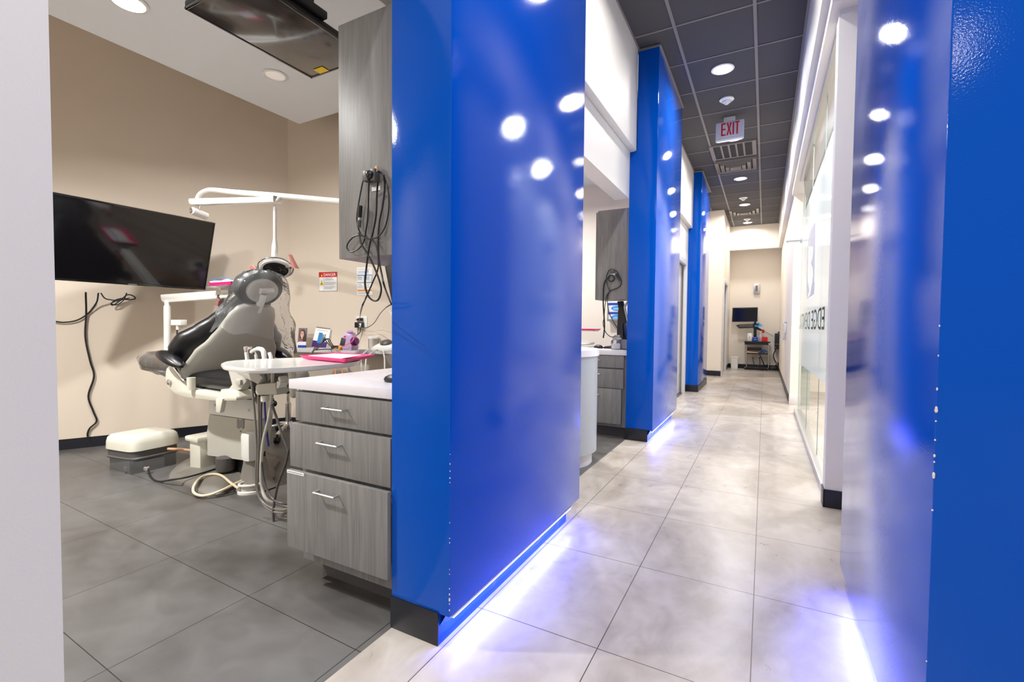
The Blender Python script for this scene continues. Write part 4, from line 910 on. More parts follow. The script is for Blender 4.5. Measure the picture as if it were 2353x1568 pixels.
bm = NB(); lathe(bm, [(.02, 0), (.022, .002), (.022, .006), (.018, .007)], p+V((.0, -.07, 0)), (0, -1, 0), 24); obj('knuckle_ring', bm, M_chrome, t)
bm = NB(); cyl(bm, L_(632, 476), L_(632, 552), .0125); q0, q1, q2 = L_(632, 550), L_(631, 568), L_(631, 592); lathe(bm, [(.0135, 0), (.0205, (q0-q1).length), (.0215, (q0-q1).length+.002), (.0215, (q0-q2).length), (.017, (q0-q2).length+.003)], q0, q2-q0, 24); obj('drop_tube', bm, M_plast, t)
bm = NB(); cyl(bm, L_(631, 592), L_(631, 599), .018); obj('neck', bm, M_chrome, t)
hcn = L_(634, 617); fd = V((.5, -.42, -1)).normalized()   # the lamp face looks down and back to the stool side
Hm = frame(hcn, fd.cross(V((0, 0, 1))).normalized(), fd.cross(fd.cross(V((0, 0, 1))).normalized()).normalized())
if (Hm.to_3x3() @ V((0, 0, 1))).dot(fd) < 0: Hm = Hm @ Matrix.Rotation(pi, 4, 'X')
bm = NB(); lathe(bm, [(.0, -.045), (.05, -.042), (.09, -.025), (.102, 0), (.1, .016), (.088, .02), (.08, .012)], (0, 0, 0), n=40, mtx=Hm); hd = obj('lamp_head', bm, M_plast, t)
bm = NB(); lathe(bm, [(.086, .014), (.084, .006), (.0, .0)], (0, 0, 0), n=36, mtx=Hm); obj('reflector', bm, mat('lamp_reflector', srgb(84, 84, 86), .22, .8), hd)
bm = NB()
for k in range(4): lathe(bm, [(.019, .004), (.021, .014), (.015, .014), (.012, .006)], (-.045+.03*k, .012*(-1)**k, 0), n=16, mtx=Hm)
obj('lamp_cell', bm, M_chrome, hd)
bm = NB(); tube(bm, [Hm @ V((.112*cos(a), .112*sin(a), -.004)) for a in [2*pi*k/36 for k in range(37)]], .006, 8, 0); obj('yoke_ring', bm, M_chrome, t)
for px, py, poly in ((664, 612, [(662, 584), (679, 617), (670, 616)]), (582, 620, [(572, 613), (580, 610), (589, 620), (577, 629)])):
    pp = [AY(x, y, LY-.02) for x, y in poly]; bm = NB(); prism(bm, pp, (0, .03, 0), .002); g_ = obj('handle_cover', bm, M_pinkcov, t, 'salmon film wrapped on the lamp handle')
bm = NB(); tube(bm, [L_(658, 614), L_(668, 616)], .008, 10, 0); tube(bm, [L_(607, 622), L_(592, 616), L_(582, 613)], .008, 10, 0); obj('handle', bm, M_hosed, t)

# ================================================================== ASSISTANT ARM WITH TRAY
SY = 2.13
def A_(px, py, o=0): return AY(px, py, SY+o)
t = thing('swing_arm_unit', 'white post and swing arm carrying a small tray behind the chair', 'swing arm', A_(385, 828))
bm = NB(); cyl(bm, A_(385, 828), A_(384, 703), .026); cyl(bm, A_(385, 828)+V((0, 0, .0)), A_(385, 828)+V((0, .22, -.02)), .026); cyl(bm, A_(384, 704), A_(383, 692), .018); obj('post', bm, M_plast, t)
bm = NB(); prism(bm, [A_(367, 677), A_(369, 690), A_(374, 695), A_(388, 695), A_(560, 682), A_(560, 672), A_(505, 667)], V((0, .07, 0)), .012); obj('swing_arm', bm, M_plast, t)
bm = NB(); prism(bm, [A_(392, 735), A_(415, 735), A_(415, 748), A_(392, 748)], V((0, .05, 0)), .005); cyl(bm, A_(409, 747, .02), A_(409, 758, .02), .014); obj('junction_block', bm, M_plast, t)
bm = NB(); tube(bm, [A_(407, 756, .02), A_(407, 775, .02), A_(408, 800, .02)], .005); obj('lead', bm, M_cable, t)
c = A_(525, 658); bm = NB(); box(bm, (c.x-.16, SY-.08, c.z-.006), (c.x+.12, SY+.14, c.z+.002), .003); box(bm, (c.x-.07, SY-.02, c.z-.05), (c.x+.04, SY+.06, c.z), .008); obj('tray_holder', bm, M_steel, t)
bm = NB(); prism(bm, [A_(499, 677), A_(505, 677), A_(503, 690), A_(500, 704), A_(494, 702), A_(497, 688)], V((0, .04, 0)), .003); obj('handle_cover', bm, M_pinkcov, t, 'salmon film hanging on the arm')
bm = NB(); tube(bm, [A_(508, 690), A_(502, 684)], .012, 10, 0); obj('handle', bm, M_chrome, t)
t = thing('instrument_tray', 'pink tray with a sealed pouch on the swing arm behind the chair', 'tray', c)
bm = NB(); z = c.z+.004
loft(bm, [[V((c.x+sx*.135, SY+.03+sy*.09, z)) for sx, sy in ((-1, -1), (1, -1), (1, 1), (-1, 1))], [V((c.x+sx*.15, SY+.03+sy*.1, z+.022)) for sx, sy in ((-1, -1), (1, -1), (1, 1), (-1, 1))], [V((c.x+sx*.145, SY+.03+sy*.097, z+.022)) for sx, sy in ((-1, -1), (1, -1), (1, 1), (-1, 1))], [V((c.x+sx*.13, SY+.03+sy*.087, z+.004)) for sx, sy in ((-1, -1), (1, -1), (1, 1), (-1, 1))]]); obj('tray', bm, M_pink, t)
def pouch(bm, x0, x1, yc, w, z, hgt, tip=.02):
    def fn(u, v):
        x = x0+(x1-x0)*u; y = yc+w*(v-.5); e = (1-abs(2*u-1)**4)*(1-abs(2*v-1)**3)
        return V((x, y, z+hgt*e*(1+.3*noise.noise((x*20, y*20, 1)))+tip*(u < .08)))
    grid_fn(bm, fn, 18, 10)
bm = NB(); pouch(bm, c.x-.17, c.x+.13, SY+.02, .14, z+.012, .035); one('sterile_pouch', bm, M_paper, 'white sealed pouch lying on the pink tray behind the chair', 'pouch')
bm = NB(); tube(bm, [V((c.x-.16, SY-.04, z+.045)), V((c.x-.08, SY-.04, z+.054)), V((c.x+.03, SY-.04, z+.056)), V((c.x+.11, SY-.035, z+.035))], .006, 6, 4, .5); one('pouch_wrap', bm, M_bluep, 'blue edge strip of the wrapped instrument pouch', 'wrap')

# ================================================================== DELIVERY TABLE
ZT = .885
out = [(507, 836), (520, 831), (545, 828), (590, 825.5), (640, 823.5), (690, 822), (740, 821.5), (790, 822), (822, 824), (830, 827), (822, 831), (800, 834), (750, 839), (700, 843), (650, 846), (600, 847.5), (565, 847), (535, 844), (513, 840)]
tp = smooth([AZ(x, y, ZT) for x, y in out]+[AZ(*out[0], ZT)], 4)[:-1]; tc_ = sum(tp, V())/len(tp)
t = thing('delivery_table', 'oval white delivery table with instruments and hanging hoses behind the chair', 'delivery unit', tc_)
bm = NB(); loft(bm, [[tc_+(p-tc_)*.93+V((0, 0, -.026)) for p in tp], [tc_+(p-tc_)*.985+V((0, 0, -.022)) for p in tp], [tc_+(p-tc_)*1.0+V((0, 0, -.010)) for p in tp], [tc_+(p-tc_)*.992+V((0, 0, 0)) for p in tp], [tc_+(p-tc_)*.95+V((0, 0, .001)) for p in tp], [tc_+(p-tc_)*.9+V((0, 0, -.0)) for p in tp]]); obj('table_top', bm, M_plast, t, 'glossy white oval top')
def D_(px, py, o=0): # hang points below the table, on a plane through its near edge
    return AY(px, py, 1.60+o)
bm = NB(); pts_ = [tc_+(p-tc_)*.5 for p in tp]; loft(bm, [[p+V((0, 0, -.04)) for p in pts_], [p+V((0, 0, -.025)) for p in pts_]]); obj('under_tray', bm, M_ivory, t)
bm = NB(); prism(bm, [D_(540, 853), D_(575, 853), D_(590, 856), D_(603, 868), D_(592, 884), D_(560, 868), D_(545, 860)], V((0, .06, 0)), .008); prism(bm, [D_(523, 849), D_(560, 850), D_(556, 853), D_(526, 854)], V((0, .05, 0)), .002); obj('table_bracket', bm, M_shell, t)
bm = NB(); prism(bm, [D_(586, 886), D_(592, 883), D_(632, 880), D_(636, 908), D_(590, 909), D_(586, 905)], V((0, .07, 0)), .01); hgr = obj('hose_hanger', bm, M_shell, t)
bm = NB(); prism(bm, [D_(636, 876), D_(645, 880), D_(640, 892), D_(635, 894)], V((0, .05, 0)), .003); prism(bm, [D_(638, 872), D_(640, 865), D_(646, 876), D_(642, 880)], V((0, .05, 0)), .003); obj('hanger_clip', bm, M_plast, hgr)
bm = NB(); cyl(bm, D_(609, 909, .03), D_(609, 921, .03), .022); cyl(bm, D_(609, 920, .03), D_(609, 923, .03), .02); obj('hanger_cup', bm, M_ivory, hgr)
bm = NB(); tube(bm, [D_(608, 923, .03), D_(610, 960, .03), D_(613, 990, .03), D_(617, 1026, .03)], .0055, 8, 4); obj('dangling_tube', bm, M_navy, t, 'thin navy tube hanging below')
HY = 1.62
def Hh(px, py, Y=HY): return AY(px, py, Y)
for pts, rr, m in (([Hh(574, 850), Hh(577, 870), Hh(581, 910), Hh(586, 960), Hh(589, 1010), Hh(590, 1050), Hh(588, 1090), Hh(590, 1125), Hh(600, 1150), Hh(620, 1166), Hh(645, 1172), Hh(670, 1168), AY(700, 1158, 1.7)], .0062, M_hose),
                   ([Hh(592, 850), Hh(592, 885), Hh(594, 930), Hh(595, 990), Hh(594, 1040), Hh(592, 1090), Hh(593, 1130), Hh(604, 1158), Hh(625, 1175), Hh(650, 1179), AY(690, 1174, 1.7)], .0052, M_hose),
                   ([Hh(608, 850), Hh(612, 880), Hh(601, 920), Hh(600, 1000), Hh(601, 1060), Hh(608, 1110), Hh(625, 1145), Hh(650, 1158), AY(690, 1160, 1.7)], .0062, M_hosed),
                   ([Hh(626, 850), Hh(626, 880), Hh(624, 915), Hh(618, 960), Hh(608, 1000), Hh(603, 1030), Hh(600, 1075), Hh(602, 1120), Hh(615, 1150), AY(660, 1166, 1.7)], .0085, M_shell),
                   ([Hh(625, 930), Hh(637, 965), Hh(650, 1005), Hh(660, 1030), Hh(662, 1040), Hh(655, 1070), Hh(640, 1110), Hh(631, 1150), Hh(628, 1185), Hh(632, 1208), Hh(645, 1220), Hh(660, 1214), AY(690, 1200, 1.75)], .0068, M_hosed)):
    bm = NB(); tube(bm, pts, rr, 10, 6); obj('hose', bm, m, t)
# instruments standing in their holders at the table edge
def I_(px, py): return AY(px, py, 1.72)
bm = NB(); cyl(bm, I_(570, 838), I_(566, 810), .012, .011); h_ = obj('handpiece', bm, M_plast, t)
bm = NB(); prism(bm, [I_(561, 811), I_(570, 810), I_(571, 797), I_(566, 795), I_(558, 798)], V((0, .025, 0)), .004); obj('handpiece_head', bm, M_chrome, h_)
bm = NB(); tube(bm, [I_(609, 838), I_(607, 820), I_(605, 808), I_(600, 803), I_(592, 802), I_(583, 806), I_(577, 810)], [.013, .014, .014, .013, .011, .009], 12, 6); obj('curved_handpiece', bm, M_plast, t)
bm = NB(); cyl(bm, I_(591, 836), I_(588, 815), .010, .009); cyl(bm, I_(589, 817), I_(587, 810), .004); obj('syringe', bm, mat('pale_grey_plastic', srgb(206, 210, 212), .25), t)
bm = NB(); tube(bm, [I_(624, 836), I_(622, 820), I_(619, 811)], .010, 12, 4); obj('suction_tip', bm, M_plast, t)
# supporting arm under the table down to the chair column
bm = NB(); a = V((tc_.x, tc_.y, ZT-.05)); tube(bm, [a, V((a.x-.05, a.y+.05, .70)), V((-2.8, 2.1, .66)), ch(-2.72, 1.95, .66)], .019, 12, 5); obj('support_arm', bm, M_ivory, t)
# big pink tray lying on it
zt = ZT+.004
out2 = [(690, 817), (700, 827), (790, 830), (806, 826), (853, 824), (862, 816), (770, 811.5)]
c4 = [AZ(688, 816.5, zt+.02), AZ(797, 826, zt+.02), AZ(862, 815, zt+.02), AZ(770, 810.5, zt+.02)]
cc = sum(c4, V())/4
t = thing('instrument_tray', 'hot pink tray lying on the oval white delivery table', 'tray', (cc.x, cc.y, ZT))
bm = NB(); lo = [cc+(p-cc)*.9+V((0, 0, -.0195)) for p in c4]
loft(bm, [lo, [p.copy() for p in c4], [cc+(p-cc)*.97+V((0, 0, 0)) for p in c4], [cc+(p-cc)*.88+V((0, 0, -.016)) for p in c4]]); obj('tray', bm, M_pink, t)
bm = NB(); pp = [cc+(p-cc)*.72+V((-.02, .0, -.006)) for p in c4]; prism(bm, pp, (0, 0, .004)); one('tray_paper', bm, M_paper, 'white paper liner lying in the hot pink tray', 'paper')

# ================================================================== FLOOR ITEMS
# junction box on the floor
t = thing('floor_junction_box', 'rounded off-white utility box on the floor in front of the television wall', 'utility box', AZ(330, 1080, 0))
jb = [AZ(232, 1050, .0), AZ(300, 1066, .0), AZ(418, 1036, .0), AZ(355, 1015, .0)]
zb0, zb1, zb2 = .095, .155, .26
def jq(px, py, z): return AZ(px, py, z)
q = [jq(233, 1050, zb0), jq(303, 1062, zb0), jq(421, 1036, zb0), None]; q[3] = q[0]+q[2]-q[1]; jc = sum(q, V())/4
def jr(s, z, e=6):
    ux = (q[1]-q[0])*.5; uy = (q[3]-q[0])*.5; return [V((p.x, p.y, z)) for p in sring(jc, ux, uy, s, s, e, 40)]
bm = NB(); loft(bm, [jr(.96, zb1), jr(1.0, zb1+.004), jr(.99, zb2-.05), jr(.95, zb2-.018), jr(.86, zb2), jr(.6, zb2+.006)]); obj('cover', bm, M_ivory, t)
bm = NB(); loft(bm, [jr(.97, zb0), jr(1.0, zb0+.01), jr(.95, zb0+.018), jr(.93, zb1+.002)]); obj('body', bm, M_hosed, t, 'dark grey lower body')
a, b = AZ(287, 1090, 0), AZ(378, 1074, 0); d = (b-a); n = V((-d.y, d.x, 0)).normalized()
bm = NB(); prism(bm, [a+V((.06, .01, 0)), b, b+n*.02, a+V((.06, .01, 0))+n*.02], (0, 0, .085)); prism(bm, [a, b, b+n*.2, a+n*.2], (0, 0, .012)); prism(bm, [a, a+d*.18, a+d*.18+n*.2, a+n*.2], (0, 0, .05), .004); box(bm, (jc.x-.15, jc.y-.15, 0), (jc.x+.15, jc.y+.15, zb0)); obj('plinth', bm, mat('galvanised_steel', srgb(136, 138, 140), .35, .7), t)
bm = NB(); p = AZ(339, 1076, .04); lathe(bm, [(.016, 0), (.016, .02), (0, .024)], p, (.45, -.85, 0), 14); obj('knob', bm, M_chrome, t)
bm = NB(); tube(bm, [AZ(341, 1078, .035), AZ(343, 1090, .01), AZ(352, 1102, .008), AZ(368, 1107, .008), AZ(395, 1103, .045), AZ(430, 1097, .058), AZ(470, 1086, .066), AZ(520, 1070, .07)], .006); one('floor_cable', bm, M_cable, 'thin black cord from the utility box across the chair base plate', 'cord')
bm = NB()
for k, o in enumerate((0, .02, -.02)): tube(bm, [AZ(385, 1032, .14+o), AZ(402, 1032+o*60, .13+o), AZ(425, 1034, .12+o*.5), AZ(445, 1036, .13+o*.5)], .009)
one('supply_hose', bm, M_tan, 'bundle of tan supply hoses between utility box and chair base', 'hoses')
# foot pedal
t = thing('foot_pedal', 'oval white foot control with grey pad on the floor by the chair base', 'foot pedal', AZ(575, 1130, 0))
pc = AZ(577, 1130, 0); pa = (AZ(609, 1124, 0)-AZ(545, 1134, 0))*.5
ux = V((pa.x, pa.y, 0)).normalized(); uy = V((-ux.y, ux.x, 0)); L1 = pa.length
bm = NB(); loft(bm, [sring(pc, ux, uy, L1, L1*.85, 2.2, 40), sring(pc+V((0, 0, .014)), ux, uy, L1, L1*.85, 2.2, 40), sring(pc+V((0, 0, .018)), ux, uy, L1*.9, L1*.75, 2.2, 40)]); obj('base', bm, M_plast, t)
bm = NB(); loft(bm, [sring(pc+V((0, 0, .016)), ux, uy, L1*.8, L1*.64, 2.2, 36), sring(pc+V((0, 0, .045)), ux, uy, L1*.78, L1*.62, 2.2, 36), sring(pc+V((0, 0, .05)), ux, uy, L1*.66, L1*.5, 2.2, 36)]); obj('pad', bm, M_shell, t)
bm = NB(); tube(bm, [pc+ux*L1*.86*cos(a)+uy*L1*.72*sin(a)+V((0, 0, .055)) for a in [2*pi*k/28 for k in range(29)]], .008, 8, 0); obj('guard_ring', bm, M_plast, t)
bm = NB(); cyl(bm, AZ(553, 1124, .02), AZ(545, 1122, .03), .018); obj('cord_grip', bm, M_plast, t)
bm = NB()
for o in (0, .011): tube(bm, [AZ(548, 1123, .03+o), AZ(530, 1110, .05+o), AZ(510, 1094, .06+o), AZ(490, 1090, .06+o), AZ(465, 1096, .055+o), AZ(448, 1113, .05+o), AZ(444, 1130, .02+o), AZ(458, 1139, .012+o), AZ(480, 1138, .012+o), AZ(510, 1127, .03+o), AZ(540, 1112, .045+o), AZ(568, 1099, .05+o), AZ(582, 1085, .05+o), AZ(580, 1073, .05+o), AZ(560, 1063, .05+o), AZ(530, 1056, .07+o)], .008)
one('pedal_tubing', bm, M_cream_c, 'cream twin tubing looped on the chair base plate', 'tubing')
# stool
sp = V((-4.05, 2.95, 0)); t = thing('operator_stool', 'stool with chrome five star base behind the delivery table', 'stool', sp)
bm = NB(); cyl(bm, sp+V((0, 0, .1)), sp+V((0, 0, .32)), .027); cyl(bm, sp+V((0, 0, .3)), sp+V((0, 0, .54)), .016); lathe(bm, [(.045, .07), (.05, .1), (.035, .14)], sp); obj('column', bm, M_chrome, t)
bm = NB()
for k in range(5):
    a = radians(18+72*k); d = V((cos(a), sin(a), 0)); tube(bm, [sp+V((0, 0, .115)), sp+d*.15+V((0, 0, .105)), sp+d*.3+V((0, 0, .075))], .02, 10, 4, .6)
obj('star_base', bm, M_chrome, t)
for k in range(5):
    a = radians(18+72*k); d = V((cos(a), sin(a), 0)); p = sp+d*.3
    bm = NB(); n = V((-d.y, d.x, 0)); cyl(bm, p+V((0, 0, .03))-n*.022, p+V((0, 0, .03))-n*.004, .029); cyl(bm, p+V((0, 0, .03))+n*.004, p+V((0, 0, .03))+n*.022, .029); cyl(bm, p+V((0, 0, .03)), p+V((0, 0, .08)), .009); obj('caster', bm, M_black, t)
bm = NB(); lathe(bm, [(.0, .54), (.17, .545), (.19, .56), (.19, .6), (.175, .625), (0, .63)], sp, n=36); obj('seat', bm, mat('grey_vinyl', srgb(150, 146, 140), .4), t)
bm = NB(); tube(bm, [sp+V((0, 0, .53)), sp+V((.07, -.1, .51)), sp+V((.16, -.14, .47))], .008, 8, 4); bmesh.ops.create_uvsphere(bm, u_segments=12, v_segments=8, radius=.026, matrix=Matrix.Translation(sp+V((.18, -.14, .46))) @ Matrix.Diagonal((1.3, 1, .8, 1))); tube(bm, [sp+V((0, 0, .5)), sp+V((-.02, -.14, .42)), sp+V((.03, -.17, .36))], .008, 8, 4); bmesh.ops.create_uvsphere(bm, u_segments=12, v_segments=8, radius=.03, matrix=Matrix.Translation(sp+V((.03, -.17, .34)))); obj('height_lever', bm, M_blackg, t)

# ================================================================== SECOND TREATMENT ROOM
FY = 4.53
def R_(px, py, o=0): return AY(px, py, FY+o)
t = thing('drawer_cabinet', 'grey wood drawer cabinet beside the second blue pillar', 'cabinet', (-1.35, 4.8, 0))
xr = R_(1433.5, 900).x; xl = -1.72
B('carcass', (xl, FY+.012, .095), (-1.163, 5.3, R_(1420, 805).z-.051), M_wood, t)
B('toe_kick', (xl+.04, FY+.08, 0), (-1.163, 5.25, .097), M_toekick, t)
for y0, y1, pxr, hy in ((817, 845, 1433, 826), (848, 892, 1432.5, 858), (893, 972, 1429, 904)):
    a, b = R_(1400, y0), R_(1400, y1); bm = NB(); box(bm, (xl, FY-.01 if pxr > 1430 else FY-.03, b.z), (R_(pxr, 900).x, FY+.01, a.z), .001); d = obj('drawer', bm, M_wood, t)
    h0 = R_(1361, hy); h1 = R_(1380, hy); handle(d, ((h0.x+h1.x)/2, FY-.01 if pxr > 1430 else FY-.03, h0.z), h1.x-h0.x)
zc2 = R_(1420, 805).z
bm = NB(); box(bm, (-1.75, FY-.02, zc2-.05), (-1.162, 5.35, zc2), .003); one('countertop', bm, M_lam, 'white laminate countertop in the second treatment room', 'countertop')
zc2 += .001
t = thing('wall_cabinet', 'grey wood wall cabinet fixed to the second blue pillar', 'cabinet', (-1.3, 4.6, 1.35))
a, b = R_(1369, 486), R_(1369, 690)
B('carcass', (a.x, FY+.018, b.z+.004), (-1.163, 4.85, a.z-.01), M_wood, t); B('door', (R_(1373, 600).x, FY, b.z), (-1.163, FY+.018, a.z), M_wood, t)
WY2 = FY-.012
def W2(px, py, o=0): return AY(px, py, WY2-o)
t = thing('sensor_holder', 'small black cord holder on the second wall cabinet', 'holder', W2(1406, 622))
bm = NB(); a, b = W2(1403, 619), W2(1411, 628); box(bm, (a.x, FY-.025, b.z), (b.x, FY, a.z), .004); obj('clip', bm, M_hosed, t)
bm = NB(); a, b = W2(1401.5, 629), W2(1412.5, 632); box(bm, (a.x, FY-.004, b.z), (b.x, FY, a.z)); obj('label', bm, M_paper, t)
bm = NB(); tube(bm, [W2(1409, 619, .01), W2(1418, 625), W2(1424, 637), W2(1428, 648), W2(1425, 657), W2(1417, 663), W2(1406, 667), W2(1398, 675), W2(1396, 695), W2(1400, 720), W2(1410, 740), W2(1419, 755)], .004)
tube(bm, [W2(1416, 630), W2(1421, 640), W2(1426, 645)], .010, 8, 3); one('sensor_lead', bm, M_cable, 'black sensor lead hanging on the second wall cabinet towards the monitor', 'cord')
bm = NB(); tube(bm, [W2(1404, 618, .01), W2(1397, 625), W2(1393, 640), W2(1397, 660), W2(1401, 669), W2(1394, 680), W2(1390, 705), W2(1388, 730), W2(1386, 745), W2(1392, 764), W2(1403, 774), W2(1413, 774)], .004); one('sensor_lead', bm, M_cable, 'thin black lead sagging to the glass jar in the second treatment room', 'cord')
bm = NB(); tube(bm, [W2(1409, 634), W2(1411, 642), W2(1404, 647), W2(1397, 640), W2(1402, 633), W2(1408, 633)], .006); tube(bm, [W2(1400, 636), W2(1391, 645), W2(1387, 660), W2(1386, 690), W2(1387, 715), W2(1389, 745), W2(1388, 765), W2(1386, 777)], .007); one('sensor_lead', bm, M_cable, 'thick black lead coiled below the second holder and hanging straight down', 'cord')
t, P = monitor('black computer monitor seen edge-on in the second treatment room', [(1420, 712), (1424, 712), (1432, 750), (1440, 790), (1416, 790)], 4.95, 5.2, zc2)
bm = NB(); box(bm, (P[-1].x, 4.97, zc2), (P[-1].x+.13, 5.18, P[-1].z+.01), .003); obj('stand', bm, M_black, t)
t = thing('tablet_display', 'dark screen with white edge tilted beside the second monitor', 'display', AY(1430, 745, 4.85))
P = [AY(x, y, 4.86) for x, y in ((1418, 693), (1431, 692), (1440, 742), (1433, 746), (1425, 735))]; bm = NB(); prism(bm, P, (0, .05, 0), .004); obj('casing', bm, M_black, t)
P = [AY(x, y, 4.84) for x, y in ((1442, 690), (1434, 702), (1433, 707), (1441, 743), (1443, 741), (1436, 706), (1444, 694))]; bm = NB(); prism(bm, P, (0, .03, 0), .002); obj('white_edge', bm, M_plast, t)
bm = NB(); a = AY(1430, 738, 4.88); cyl(bm, a, (a.x+.02, 4.88, zc2), .012); obj('stand', bm, M_black, t)
# counter things
def on2(px, py, z=None): return AZ(px, py, zc2)
t = thing('computer_mouse', 'black mouse on the white countertop of the second treatment room', 'mouse', AY(1375, 797, 4.75))
p = AY(1375, 797, 4.75); bm = NB(); loft(bm, [sring((p.x, p.y, zc2+z), (1, 0, 0), (0, 1, 0), .05*s, .032*s, 2.3, 24) for z, s in ((0, .92), (.01, 1), (.022, .9), (.032, .65), (.037, .3))]); obj('body', bm, M_black, t)
t = thing('keyboard', 'black keyboard end on the countertop by the glass jar', 'keyboard', AY(1400, 799, 4.8)); p = AY(1389, 799, 4.8)
bm = NB(); box(bm, (p.x, 4.75, zc2), (p.x+.16, 5.1, zc2+.018), .003); obj('case', bm, M_black, t)
bm = NB()
for i in range(5):
    for j in range(10): box(bm, (p.x+.012+i*.029, 4.76+j*.033, zc2+.018), (p.x+.036+i*.029, 4.787+j*.033, zc2+.023))
obj('keys', bm, M_hosed, t)
jp = AY(1417, 801, 4.66); jp.z = zc2; t = thing('glass_jar', 'square glass jar with white contents and clip lid on the countertop', 'jar', jp)
bm = NB(); box(bm, jp+V((-.05, -.04, 0)), jp+V((.05, .05, .095)), .012); obj('jar', bm, M_bag, t); bm = NB(); box(bm, jp+V((-.043, -.033, .004)), jp+V((.043, .043, .06)), .012); obj('contents', bm, M_paper, t)
bm = NB(); lathe(bm, [(.036, .095), (.045, .1), (.045, .118), (.035, .122)], jp); box(bm, jp+V((-.02, -.03, .12)), jp+V((.03, .03, .145)), .006); obj('lid', bm, M_cloudy, t)
p = AY(1436, 801, 4.7); p.z = zc2; t = thing('desk_caddy', 'small grey clear caddy beside the second pillar on the countertop', 'caddy', p)
bm = NB()
for a, b in (((-.04, -.04, 0), (.05, -.035, .1)), ((-.04, -.04, 0), (-.035, .04, .1)), ((-.04, .035, 0), (.05, .04, .1)), ((-.04, -.04, 0), (.05, .04, .005))): box(bm, p+V(a), p+V(b))
obj('box', bm, mat('smoke_grey_plastic', srgb(150, 150, 156), .3), t)
bm = NB(); tube(bm, [p+V((-.02, 0, .01)), p+V((.02, 0, .13))], .005, 8, 0); tube(bm, [p+V((.0, .01, .01)), p+V((.035, .01, .12))], .005, 8, 0); obj('pens', bm, M_black, t)
# glove boxes in a wall holder
GY = 6.17
for (x0, y0, x1, y1, lab) in ((1398, 696, 1426, 717, 'upper white and blue glove box in the wall holder of the second treatment room'), (1398, 717, 1426, 737, 'lower white and blue glove box in the wall holder of the second treatment room')):
    a, b = AY(x0, y0, GY-.1), AY(x1+4, y1, GY-.1); t = thing('glove_box', lab, 'glove box', (a.x, GY, b.z), 'glove boxes in the wall holder')
    B('box', (a.x, GY-.1, b.z+.001), (b.x, GY-.004, a.z-.001), M_paper, t)
    h = a.z-b.z; B('blue_band', (a.x-.0005, GY-.1015, a.z-h*.28), (b.x, GY-.098, a.z-.002), M_bluec, t)
    bm = NB(); cx_ = (a.x+b.x)/2+.02; lathe(bm, [(.0, 0), (.075, .001), (.07, .003), (0, .004)], (cx_, GY-.1, b.z+h*.4), (0, -1, 0), 24, sy=.42); obj('opening', bm, M_cyan, t)
    bm = NB(); lathe(bm, [(.0, 0), (.03, .004), (0, .008)], (cx_, GY-.103, b.z+h*.3), (0, -1, 0), 14, sx=1.8, sy=.6); obj('glove', bm, mat('pale_blue_glove', srgb(120, 190, 236), .5), t)
    if 'lower' in lab:
        bm = NB(); box(bm, (a.x-.012, GY-.115, b.z-.004), (b.x+.01, GY-.1, b.z+.02)); box(bm, (a.x-.012, GY-.115, b.z-.008), (b.x+.01, GY+.0105, b.z)); box(bm, (a.x-.012, GY-.115, b.z), (a.x-.004, GY+.0105, a.z+h)); one('glove_box_holder', bm, M_cloudy, 'clear wall holder carrying two glove boxes', 'holder')
# drum counter
dc = V((-1.49, 3.52, 0)); dr_ = .335
t = thing('drum_counter', 'round silver drum cabinet with white top behind the nearest blue pillar', 'counter', dc)
bm = NB(); lathe(bm, [(dr_-.035, 0), (dr_-.035, .1)], dc, n=64); obj('plinth', bm, M_lamgrey, t)
bm = NB(); lathe(bm, [(dr_, .1), (dr_, .855)], dc, n=64); obj('drum', bm, M_drum, t, 'silver textured drum')
bm = NB(); lathe(bm, [(dr_, .855), (dr_+.012, .857), (dr_+.012, .905), (dr_+.008, .909), (0, .909)], dc, n=64); obj('top', bm, M_lam, t)
# second delivery arm: plate and pink tray
t = thing('delivery_table', 'white delivery table of the second treatment room, mostly hidden by the pillar', 'delivery unit', (-1.9, 5.0, 0))
e1 = AY(1362, 790, 5.0); bm = NB(); lathe(bm, [(.3, -.012), (.32, 0), (.31, .012), (0, .013)], (e1.x-.31, 5.0, e1.z), n=40); obj('table_top', bm, M_plast, t)
bm = NB(); cyl(bm, (e1.x-.31, 5.0, 0), (e1.x-.31, 5.0, e1.z), .03); lathe(bm, [(.22, 0), (.22, .02), (.05, .05)], (e1.x-.31, 5.0, 0), n=32); obj('stand', bm, M_ivory, t)
e2 = AY(1374, 758, 5.0); 
bm = NB(); cyl(bm, (e1.x-.31, 5.0, e1.z), (e1.x-.31, 5.0, e2.z-.02), .015); box(bm, (e1.x-.5, 4.9, e2.z-.018), (e2.x-.02, 5.1, e2.z-.008), .002); obj('tray_arm', bm, M_steel, t)
t = thing('instrument_tray', 'thin hot pink tray in the second treatment room beside the pillar edge', 'tray', (e2.x-.15, 5.0, e2.z))
bm = NB(); x0, x1 = e2.x-.34, e2.x
loft(bm, [[V((x, y, e2.z-.006)) for x, y in ((x0+.015, 4.91), (x1-.015, 4.91), (x1-.015, 5.11), (x0+.015, 5.11))], [V((x, y, e2.z+.01)) for x, y in ((x0, 4.9), (x1, 4.9), (x1, 5.12), (x0, 5.12))], [V((x, y, e2.z+.01)) for x, y in ((x0+.01, 4.91), (x1-.01, 4.91), (x1-.01, 5.11), (x0+.01, 5.11))], [V((x, y, e2.z-.002)) for x, y in ((x0+.02, 4.92), (x1-.02, 4.92), (x1-.02, 5.1), (x0+.02, 5.1))]]); obj('tray', bm, M_pink, t)

